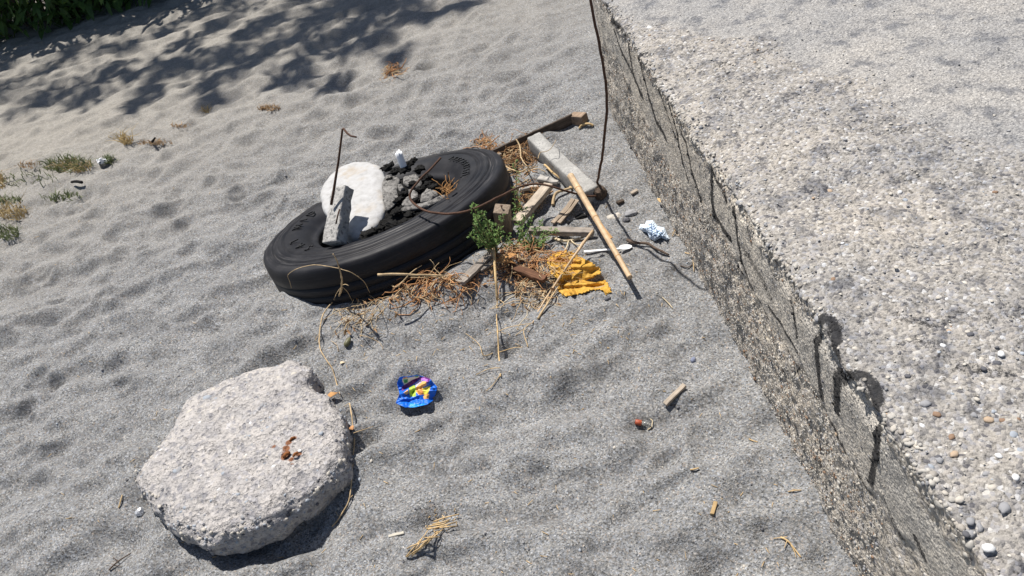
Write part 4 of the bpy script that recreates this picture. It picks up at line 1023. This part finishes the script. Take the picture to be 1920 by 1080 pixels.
stem('dry_vine', 'upright dry vine shoot rising in front of the tyre with an arching spray', [(636, 555, .03), (641, 536, .11), (640, 520, .16), (634, 495, .22), (625, 476, .26)], .0030, .0016, M_STEM, 'vine',
     [[(638, 504, .20), (615, 499, .21), (588, 497, .215), (560, 503, .20), (540, 515, .18), (543, 528, .15), (546, 540, .12)], [(638, 504, .20), (660, 512, .18), (682, 528, .11), (695, 552, .02)], [(641, 537, .11), (630, 552, .05), (625, 567, .005)], [(641, 537, .11), (652, 548, .06), (660, 564, .006)], [(640, 535, .115), (648, 533, .12), (654, 536, .115)]], knots=True)
stem('dry_vine', 'long wiry dry vine trailing down the sand toward the boulder', [(648, 545, .012), (625, 565, .012), (606, 590, .012), (599, 625, .01), (602, 658, .01), (622, 690, .008), (630, 715, .008), (637, 738, .004)], .0022, .0014, M_STEM, 'vine',
     [[(606, 600, .012), (640, 580, .02), (680, 571, .025), (712, 560, .02)], [(675, 625, .006), (685, 605, .01), (696, 590, .014), (712, 566, .018)], [(674, 628, .005), (693, 633, .01), (712, 643, .008), (718, 655, .003)], [(714, 560, .02), (728, 556, .025), (738, 562, .012), (744, 582, .003)], [(599, 625, .01), (590, 640, .004)], [(622, 640, .004), (632, 648, .004), (634, 660, .003)]], knots=True)
stem('dry_vine', 'dry vine thread hugging the right side of the big concrete slab', [(655, 756, .012), (661, 790, .014), (664, 830, .016), (660, 880, .012), (656, 930, .012), (640, 965, .008), (622, 987, .003)], .0018, .0016, M_STEM, 'vine',
     [[(663, 812, .012), (680, 806, .012), (700, 800, .004)], [(655, 935, .01), (662, 928, .01)], [(650, 950, .006), (636, 968, .004), (630, 960, .002)], [(655, 756, .01), (644, 762, .006)]], knots=True)
stem('small_twig', 'pair of dark twigs at the lower left corner of the sand', [(205, 1068, .004), (222, 1052, .01), (245, 1038, .004)], .0024, .0014, M_DARKT, 'twig', [[(222, 1052, .01), (212, 1045, .004)], [(215, 1060, .006), (228, 1062, .003)]])
stem('small_twig', 'brown twig on the sand below the left end of the boulder', [(575, 970, .006), (590, 972, .008), (610, 980, .004)], .0016, .0012, M_STEM, 'twig', [[(588, 970, .008), (582, 985, .004)], [(580, 965, .012), (588, 958, .012)]]) if False else None
stem('straw_piece', 'tan straw lying left of the boulder', [(223, 952, .003), (226, 940, .007), (229, 928, .003)], .0020, .0016, M_STRAW, 'straw')
stem('straw_piece', 'thin pale straw on sand just right of the cane shadow tip', [(1242, 557, .003), (1250, 565, .006), (1261, 578, .003)], .0016, .0014, M_STRAWP, 'straw')
stem('straw_piece', 'hooked yellow straw at the wall foot near the paper scrap', [(1284, 474, .003), (1297, 478, .01), (1300, 492, .008), (1301, 510, .003)], .0016, .0012, M_STRAW, 'straw')
stem('straw_piece', 'forked straw touching the wall beside the paper scrap', [(1260, 443, .004), (1266, 430, .012), (1270, 412, .02)], .0016, .0010, M_STEM, 'straw', [[(1264, 438, .006), (1272, 442, .006), (1276, 447, .003)], [(1266, 432, .01), (1255, 440, .006)]])
stem('straw_piece', 'short orange straw on the open sand beside the wall, above the yellow stick', [(1294, 880, .003), (1302, 879, .005), (1310, 877, .003)], .0020, .0016, M_STRAW, 'straw')
stem('straw_piece', 'tan straw pair lying closest to the bottom right of the sand', [(1464, 1008, .003), (1476, 1014, .008), (1484, 1022, .006), (1502, 1044, .003)], .0022, .0014, M_STRAW, 'straw', [[(1476, 1014, .008), (1470, 1028, .004)], [(1484, 1022, .006), (1490, 1034, .008), (1493, 1046, .003)], [(1450, 1010, .003), (1476, 1006, .006)]])
stem('straw_piece', 'grey brown straw crumb by the wall right of the yellow stick', [(1478, 922, .003), (1490, 920, .006), (1502, 919, .003)], .0018, .0012, M_STEM, 'straw', [[(1484, 921, .005), (1488, 917, .006), (1494, 918, .003)]])
stem('straw_piece', 'tiny yellow straw near the wall foot above the leaning shadow of the loop', [(1405, 823, .003), (1412, 826, .005), (1420, 828, .003)], .0016, .0012, M_STRAW, 'straw')
stem('straw_piece', 'curved straw by the red capped vial', [(1214, 806, .003), (1221, 800, .006), (1223, 790, .004), (1219, 786, .002)], .0014, .0012, M_STRAWP, 'straw')
stem('straw_piece', 'dark crescent twig on the sand above the leaning rod', [(1275, 498, .002), (1288, 501, .005), (1298, 496, .002)], .0016, .0012, M_DARKT, 'twig')

# straw bundle
mb = MB(); r = random.Random(3)
for k in range(9):
    t = k/8; a_ = (762+r.uniform(-3, 8)+34*t*r.random(), 1050-r.uniform(0, 14)-34*t*r.random()); b_ = (806+r.uniform(-22, 26), 994+r.uniform(-14, 12))
    mb.tube(wob([S(a_[0]+(b_[0]-a_[0])*u_, a_[1]+(b_[1]-a_[1])*u_, .004+.012*math.sin(3.1*u_)+.002*(k % 3)) for u_ in np.linspace(0, 1, 7)], .003, 25, k), [.0016, .0009], 5)
for k in range(5):
    y_ = 972+k*4+r.uniform(-3, 3); sl = r.uniform(-8, 3); mb.tube([S(806+r.uniform(-8, 10), y_+5, .012+.002*k), S(832, y_+1+sl*.5, .016), S(848+r.uniform(-8, 14), y_-3+sl, .012)], [.0020, .0017, .0013], 6)
for k in range(22):
    x_, y_ = r.uniform(795, 860), r.uniform(958, 1002); mb.tube([S(x_, y_, .004), S(x_+r.uniform(-6, 6), y_+r.uniform(-7, 7), r.uniform(.006, .02))], [.0014, .0009], 4)
solo('straw_bundle', mb, M_STRAW, 'loose bundle of dry straw stems at the bottom of the open sand', 'straw')

# dead leaves
def dleaf(label, px, py, L_, w_, ang, m=M_ORANGE, z=.010, curl=.5):
    mb = MB(); d = Vector((math.cos(ang), math.sin(ang), .15)); mb.leaf(S(px, py, z), d, Vector((0, 0, 1)), L_, w_, curl, .5)
    o = solo('dead_leaf', mb, m, label, 'leaf'); solid(o, .0008); return o
dleaf('curled brown leaf at the upper right edge of the big boulder', 634, 736, .055, .010, 3.3)
dleaf('rust brown leaf crumb held in the vine right of the boulder', 662, 806, .022, .008, 2.0, M_RED)
dleaf('orange curled leaf below the green weeds', 948, 488, .050, .014, .6, M_ORANGE, .035)
dleaf('wide orange leaf husk beside the standing reed', 932, 490, .055, .016, -.3, M_ORANGE, .03)
dleaf('yellow leaf caught at the foot of the wall', 1232, 372, .05, .010, -1.2, M_STRAW, .02)
dleaf('tiny yellow leaf alone on sand above the wrapper', 683, 806, .016, .005, .4, M_ORANGE, .004) if False else None
dleaf('pale leaf fleck on the sand beneath the seed pod', 637, 682, .016, .005, .2, M_STRAWP, .004)

def tangle(label, px, py, rx, ry, n, L_, th, hgt, seed, m, strands=7):
    """matted dry weed: long curling stems filling a low mound, rx, ry in picture pixels"""
    r = random.Random(seed); A_, B_, C_ = MB(), MB(), MB(); up_ = Vector((0, 0, 1))
    for k in range(n):
        a_ = r.uniform(0, 6.28); q = math.sqrt(r.random())
        x, y = px+rx*q*math.cos(a_), py+ry*q*math.sin(a_)
        p = S(x, y, 0); mh = hgt*(1-q*q)+.002
        p.z += .002+mh*r.random()
        d = Vector((r.uniform(-1, 1), r.uniform(-1, 1), r.uniform(-.2, .25))).normalized(); pts = [p]
        l_ = L_*r.uniform(.35, 1.35); turn = r.gauss(0, .28)
        for s_ in range(strands):
            d = (Matrix.Rotation(turn, 3, 'Z') @ d+Vector((r.gauss(0, .25), r.gauss(0, .25), r.gauss(-.05, .16)))).normalized()
            p = p+d*l_/strands; g_ = H(p.x, p.y)
            if p.z < g_+.0015: p.z = g_+.0015; d.z = abs(d.z)*.4
            if p.z > g_+mh+.012: d.z = -abs(d.z)
            pts.append(p.copy())
        t_ = th*r.uniform(.4, 1.4); (A_ if r.random() < .68 else B_).tube(pts, [t_, t_*.55], 4)
        if r.random() < .75: C_.leaf(pts[r.randint(1, strands-1)], d+Vector((r.gauss(0, .5), r.gauss(0, .5), .1)), Vector((r.uniform(-1, 1), r.uniform(-1, 1), 1)), r.uniform(.008, .026), r.uniform(.0015, .005), r.uniform(.2, 1.1), .5)
    root = thing('dead_weed', label, 'dry weed', S(px, py, 0), 'mats of dead weed among the rubble')
    build('dry_stems', A_, m, root); build('pale_stems', B_, M_STEM if m is not M_STEM else M_STRAWP, root); build('dry_leaves', C_, M_LITT, root)
M_LITT = m_leafy('leaf_litter', (.20, .105, .05), (.50, .31, .16), 45, rough=.8)
T_ = [('tangled brown weed roots heaped against the concrete post', 975, 300, 34, 30, 150, .095, .0017, .045, M_BROWN),
      ('rusty red dead weed peeping over the far rim of the tyre', 912, 273, 18, 9, 60, .05, .0015, .035, M_RED),
      ('orange dry grass matted between the tyre and the batten', 992, 372, 26, 36, 85, .08, .0011, .035, M_ORANGE),
      ('matted red brown weeds lying along the foot of the tyre tread', 795, 538, 92, 26, 170, .10, .0015, .03, M_RED),
      ('tangled straw and litter below the green weeds', 985, 494, 58, 36, 210, .09, .0014, .03, M_RED),
      ('fine dry stems knotted left of the yellow cloth', 1010, 545, 36, 36, 80, .09, .0011, .025, M_STEM),
      ('thin knot of dry vine tendrils in front of the tyre', 672, 582, 46, 32, 60, .10, .0010, .015, M_STEM),
      ('pale dry sprigs beside the bark strip', 1062, 505, 14, 40, 34, .07, .0010, .03, M_STRAW),
      ('dry orange wisps inside the right side of the tyre opening', 0, 0, 0, 0, 0, 0, 0, 0, None),
      ('dry brown weed tuft on the far sand below the tree shade', 735, 139, 10, 6, 44, .08, .0020, .06, M_RED)]
for k, (lb, px, py, rx, ry, n, L_, th, hg, m) in enumerate(T_):
    if m is None: continue
    tangle(lb, px, py, rx, ry, n, L_, th, hg, k, m)
r = random.Random(9); mb = MB()
for k in range(26):
    p = TP(838+r.uniform(-10, 8), 362+r.uniform(-10, 14), .0); d = Vector((r.uniform(-.2, 1), r.uniform(-.6, .8), r.uniform(.1, .7))).normalized(); pts = [p]
    for s_ in range(5): d = (d+Vector((r.gauss(0, .3), r.gauss(0, .3), r.gauss(-.1, .2)))).normalized(); p = p+d*.012; pts.append(p.copy())
    mb.tube(pts, [.0014, .0007], 4)
solo('dead_weed', mb, M_ORANGE, 'dry orange wisps inside the right side of the tyre opening', 'dry weed', 'mats of dead weed among the rubble')
mb = MB(); mb.tube(wob([TP(840, 350, -.02), TP(840, 338, .02), TP(840, 322, .07)], .002, 60), .0018, 5)
solo('small_twig', mb, M_DARKT, 'short black twig upright inside the tyre rim', 'twig')
# thicker strands lying through the mats
r = random.Random(12)
for lb, pts in (('pale crooked root on the brown weed heap', [(968, 262, .05), (975, 275, .06), (977, 295, .065), (985, 308, .06), (994, 318, .045), (992, 328, .03)]),
                ('tan root loop crossing the weed heap toward the tyre', [(946, 311, .03), (960, 318, .045), (975, 322, .04), (990, 316, .045), (1008, 312, .04)]),
                ('grey tendril lying over the face of the concrete post', [(1009, 298, .085), (1013, 286, .09), (1024, 284, .09), (1032, 280, .09), (1038, 270, .10), (1042, 262, .09)])):
    stem('dry_root', lb, pts, .0030 if 'root' in lb else .0014, .0018 if 'root' in lb else .001, M_STEM, 'root', n=6)
stem('dry_stalk', 'crossed dry stalks inside the red brown mat by the tyre', [(728, 525, .02), (740, 538, .03), (755, 528, .04), (770, 512, .05), (790, 498, .06)], .0026, .0016, M_STEM, 'stalk', [[(755, 528, .04), (762, 545, .02), (758, 560, .004)], [(770, 520, .045), (800, 520, .04), (822, 508, .05)], [(800, 520, .04), (815, 500, .07), (806, 486, .09)]])

# ------------------------------------------------------------------ green weeds
def weed(label, base, tips, seed, dens=1.3, lsz=.0105):
    r = random.Random(seed); b0 = S(*base, 0); root = thing('green_weed', label, 'weed', b0, 'green weeds in front of the tyre')
    st = MB(); fo = MB()
    for (tx_, ty_, tz) in tips:
        p1 = S(tx_, ty_, 0); p1 = W(tx_, ty_, tz)
        mid = b0.lerp(p1, .5)+Vector((r.uniform(-.012, .012), r.uniform(-.012, .012), .01))
        pts = spline([b0, mid, p1], 7); st.tube(pts, [.0022, .0009], 5)
        L_ = (p1-b0).length; nt_ = int(L_/.009*dens)
        for k in range(nt_):
            t = .18+.82*k/nt_; i = min(int(t*(len(pts)-1)), len(pts)-2); p = pts[i].lerp(pts[i+1], t*(len(pts)-1)-i)
            d = Vector((r.gauss(0, 1), r.gauss(0, 1), r.uniform(.0, .9))).normalized()
            sl = r.uniform(.004, .020)*(1.1-.6*t); q = p+d*sl
            if sl > .007: st.tube([p, q], [.0008, .0006], 3)
            for _ in range(r.randint(5, 8)):
                e_ = (d+Vector((r.gauss(0, .8), r.gauss(0, .8), r.gauss(.2, .6)))).normalized()
                fo.leaf(q+e_*.001, e_, Vector((r.uniform(-1, 1), r.uniform(-1, 1), 1)), lsz*r.uniform(.5, 1.1), lsz*.16, .2)
    build('stem', st, m_plain('weed_stem', (.20, .20, .09), .7, .3, .2), root); build('foliage', fo, M_GREEN, root)
weed('bushy green weed leaning left against the black tyre', (930, 474), [(887, 384, .265), (891, 402, .245), (903, 398, .24), (915, 413, .20), (881, 441, .17), (896, 430, .19), (945, 406, .15), (922, 432, .14), (940, 428, .12), (900, 455, .12), (886, 420, .21), (958, 440, .08)], 1)
weed('spreading green weed in front of the level grey board', (985, 474), [(1046, 430, .06), (1000, 405, .085), (986, 400, .10), (1018, 418, .07), (966, 408, .10), (1030, 445, .045), (972, 440, .06), (1005, 432, .07), (1022, 452, .04), (955, 452, .05)], 2)
weed('tall thin green shoot beside the right side of the tyre', (978, 420), [(964, 350, .12), (967, 300, .20), (972, 384, .075), (984, 392, .06)], 3, .8, .009)

# ------------------------------------------------------------------ grass tufts at the far left
def tuft(label, px, py, rx, ry, n, L_, m, seed):
    r = random.Random(seed); mb = MB()
    for k in range(n):
        a_ = r.uniform(0, 6.28); q = math.sqrt(r.random()); p = S(px+rx*q*math.cos(a_), py+ry*q*math.sin(a_), -.003)
        d = Vector((r.gauss(0, .45), r.gauss(0, .45), 1)).normalized(); l_ = L_*r.uniform(.4, 1.2)
        mb.blade(p, d, l_, .0016+.0012*r.random(), Vector((r.gauss(0, .4), r.gauss(0, .4), -.25))*l_)
    solo('grass_tuft', mb, m, label, 'grass', 'grass tufts along the edge of the path')
tuft('largest green grass tuft, spread along the bank left of the paper scrap', 128, 312, 48, 13, 300, .065, M_GRASSG, 1)
tuft('dry yellow blades fringing the largest green tuft', 140, 316, 34, 10, 160, .06, M_GRASSY, 2)
tuft('small green tuft just right of the paper scrap', 207, 303, 10, 7, 80, .06, M_GRASSG, 3)
tuft('grey green tuft below the largest one', 118, 372, 40, 8, 80, .05, M_GRASSG, 4)
tuft('green tuft cut by the left frame edge above the yellow one', 14, 378, 30, 8, 100, .05, M_GRASSG, 5)
tuft('yellow grass tuft at the left frame edge', 26, 400, 30, 14, 170, .06, M_GRASSY, 6)
tuft('sparse green tuft nearest the bottom of the grassy edge', 12, 440, 26, 12, 130, .06, M_GRASSG, 7)
tuft('thin dry tuft at the left edge beyond the green ones', 4, 345, 8, 12, 60, .08, M_GRASSY, 8)
tuft('pale dry tuft standing where the path meets the grey sand', 238, 268, 14, 6, 60, .10, M_GRASSY, 9)
tuft('flattened orange dry grass along the path edge right of the pale tuft', 292, 270, 32, 4, 90, .035, M_STRAWG, 10)
tuft('orange dry grass patch further up the path edge', 342, 238, 20, 3, 50, .03, M_STRAWG, 11)
tuft('reddish dry wisps left of the largest green tuft', 60, 312, 28, 5, 60, .04, M_STRAWG, 12)
tuft('wispy dry blades under the tree shade right of the path', 505, 205, 24, 4, 110, .035, M_STRAWG, 13)
tuft('straw blades at the tip of the tree shade', 388, 210, 7, 3, 26, .06, M_GRASSY, 14)
tuft('sparse grey blades on the bank between the green tufts', 60, 340, 50, 14, 60, .06, M_GRASSG, 15)
stem('dark_twig', 'short black stick on the bank under the largest green tuft', [(134, 341, .02), (143, 340, .03), (154, 342, .02)], .006, .007, M_CHAR, 'stick', n=6)
stem('dark_twig', 'dark dead sprig above the orange dry grass', [(285, 266, .0), (288, 262, .03), (291, 258, .05)], .006, .004, M_CHAR, 'twig', n=6)

# tiny straw litter on the sand
mb = MB(); r = random.Random(21)
for k in range(420):
    if k < 220: x, y = r.uniform(600, 1200), r.gauss(560, 70)
    else: x, y = r.uniform(0, 1500), r.uniform(300, 1080)
    p = S(x, y, .0015)
    if p.x > .46: continue
    d = Vector((r.uniform(-1, 1), r.uniform(-1, 1), .1)).normalized(); mb.tube([p, p+d*r.uniform(.004, .02)], [.0009, .0006], 4)
o = build('straw_litter', mb, M_STRAW); o['kind'] = 'stuff'

# ------------------------------------------------------------------ bushes and the shading tree
def bush(label, cx, cy, w, h, dpt, n, seed):
    r = random.Random(seed); root = thing('leafy_bush', label, 'bush', Vector((cx, cy, 0)), 'bushes along the far edge of the sand'); fo = MB(); yo = MB(); st = MB()
    for k in range(26):
        b0 = Vector((cx+r.uniform(-.5, .5)*w, cy+r.uniform(-.1, .5)*dpt, -.02)); t_ = b0+Vector((r.gauss(0, .16), r.gauss(-.08, .15), h*r.uniform(.5, .95)))
        pts = spline([b0, b0.lerp(t_, .5)+Vector((r.gauss(0, .04), r.gauss(0, .04), 0)), t_], 6); st.tube(pts, [.010, .004], 5)
    for k in range(n):
        x = r.uniform(-.5, .5)*w; y = (r.random()**.7-.38)*dpt; z = .03+h*r.random()
        y += -.04*math.sin(3*z/h)
        p = Vector((cx+x, cy+y, z)); d = Vector((r.gauss(0, .6), r.gauss(-.55, .6), r.gauss(-.15, .5))).normalized()
        m_ = yo if r.random() < .05 else fo
        L_ = r.uniform(.07, .15); m_.leaf(p, d, Vector((r.gauss(0, .5), r.gauss(-.2, .5), 1)), L_, L_*r.uniform(.13, .2), r.uniform(.1, .5))
    build('stem', st, M_BARK, root); build('foliage', fo, M_BUSH, root); build('young_leaves', yo, M_BUSHY, root)
for k, (px, py, w, n, lb) in enumerate(((40, 84, 1.25, 2600, 'dark leafy bush filling the far left corner'), (215, 35, 1.15, 2400, 'dark leafy bush right of the corner one with a few bright leaves'), (335, -8, 1.1, 2200, 'dark leafy bush at the top edge where the bank turns'))):
    p = W(px, py, 0); bush(lb, p.x, p.y+.32, w, 1.0, .75, n, 50+k)
p = W(-160, 110, 0); bush('dark leafy bush beyond the left edge of the sand', p.x, p.y+.3, 1.4, 1.0, .8, 1500, 60)

SH = [(60, 195, 40), (150, 190, 30), (110, 172, 34), (170, 152, 34), (210, 132, 30), (30, 155, 40), (90, 132, 36), (10, 120, 36), (258, 195, 22), (272, 172, 26), (252, 142, 30), (300, 132, 30), (330, 112, 30), (393, 186, 22), (384, 158, 24), (352, 124, 28),
      (405, 112, 30), (442, 132, 28), (432, 92, 28), (482, 102, 30), (470, 62, 28), (522, 82, 30), (502, 42, 30), (550, 122, 26), (560, 62, 32), (592, 92, 28), (602, 32, 30), (642, 62, 30), (650, 98, 26), (692, 80, 28), (682, 42, 30), (722, 60, 28), (740, 108, 20), (762, 32, 26),
      (802, 32, 24), (842, 20, 18), (620, 163, 16), (560, 152, 20), (520, 152, 20), (702, 10, 30), (762, 5, 26), (450, 20, 26), (402, 52, 24), (422, 8, 26), (372, 30, 22), (300, 62, 20), (880, 12, 9), (342, 82, 20), (560, 5, 30), (640, 5, 30), (500, -20, 40), (600, -40, 50), (700, -40, 50), (400, -30, 44),
      (240, 90, 16), (190, 95, 18), (130, 100, 18), (60, 90, 22), (300, 20, 28), (230, 50, 26), (160, 60, 26), (90, 60, 30), (20, 60, 34)]
SH = [(x+4, y-2, s_*.84) for x, y, s_ in SH]
tree = thing('shade_tree', 'leafy tree behind the bushes whose crown throws the dappled shade', 'tree', Vector((-2.3, 8.6, 0)))
tr = MB(); tb0 = Vector((-2.3, 8.6, -.1)); fork = Vector((-2.2, 8.2, 1.9))
tr.tube(wob(spline([tb0, Vector((-2.34, 8.5, .6)), Vector((-2.22, 8.35, 1.3)), fork], 6), .02, 3), [.17, .10], 14)
lb_ = MB(); cr = MB(); r = random.Random(77)
cl_ = []
for (x, y, s_) in SH:
    g_ = W(x, y, 0); rad = s_*(g_-CP).length/F*1.0
    z = r.uniform(2.8, 5.0); cl_.append((g_+LS*(z/LS.z), rad))
for k in range(60):
    g_ = Vector((r.uniform(-5.2, -1.2), r.uniform(6.1, 9.0), 0)); z = r.uniform(2.2, 4.2); cl_.append((g_+LS*(z/LS.z), r.uniform(.18, .34)))
hubs = []
for k in range(9):
    a_ = k*.7; hb = fork+Vector((r.uniform(-1.7, 1.7), r.uniform(-1.9, 1.1), r.uniform(.8, 2.2))); hubs.append(hb)
    lb_.tube(wob(spline([fork-Vector((0, 0, .1)), fork.lerp(hb, .5)+Vector((0, 0, .2)), hb], 6), .03, 2, k), [.06, .022], 8)
for p, rad in cl_:
    hb = min(hubs, key=lambda q: (q-p).length)
    lb_.tube(wob(spline([hb, hb.lerp(p, .5)+Vector((0, 0, .12)), p], 5), .03, 2), [.016, .005], 5)
    for j in range(int(42+rad*300)):
        v = Vector((r.gauss(0, 1), r.gauss(0, 1), r.gauss(0, .7)))*rad*.74
        d = Vector((r.gauss(0, 1), r.gauss(0, 1), r.gauss(-.3, .5))).normalized(); L_ = r.uniform(.06, .12)
        cr.leaf(p+v, d, Vector((r.gauss(0, .6), r.gauss(0, .6), 1)), L_, L_*.2, .2)
build('trunk', tr, M_BARK, tree); build('limb', lb_, M_BARK, tree); build('crown', cr, M_TREE, tree)
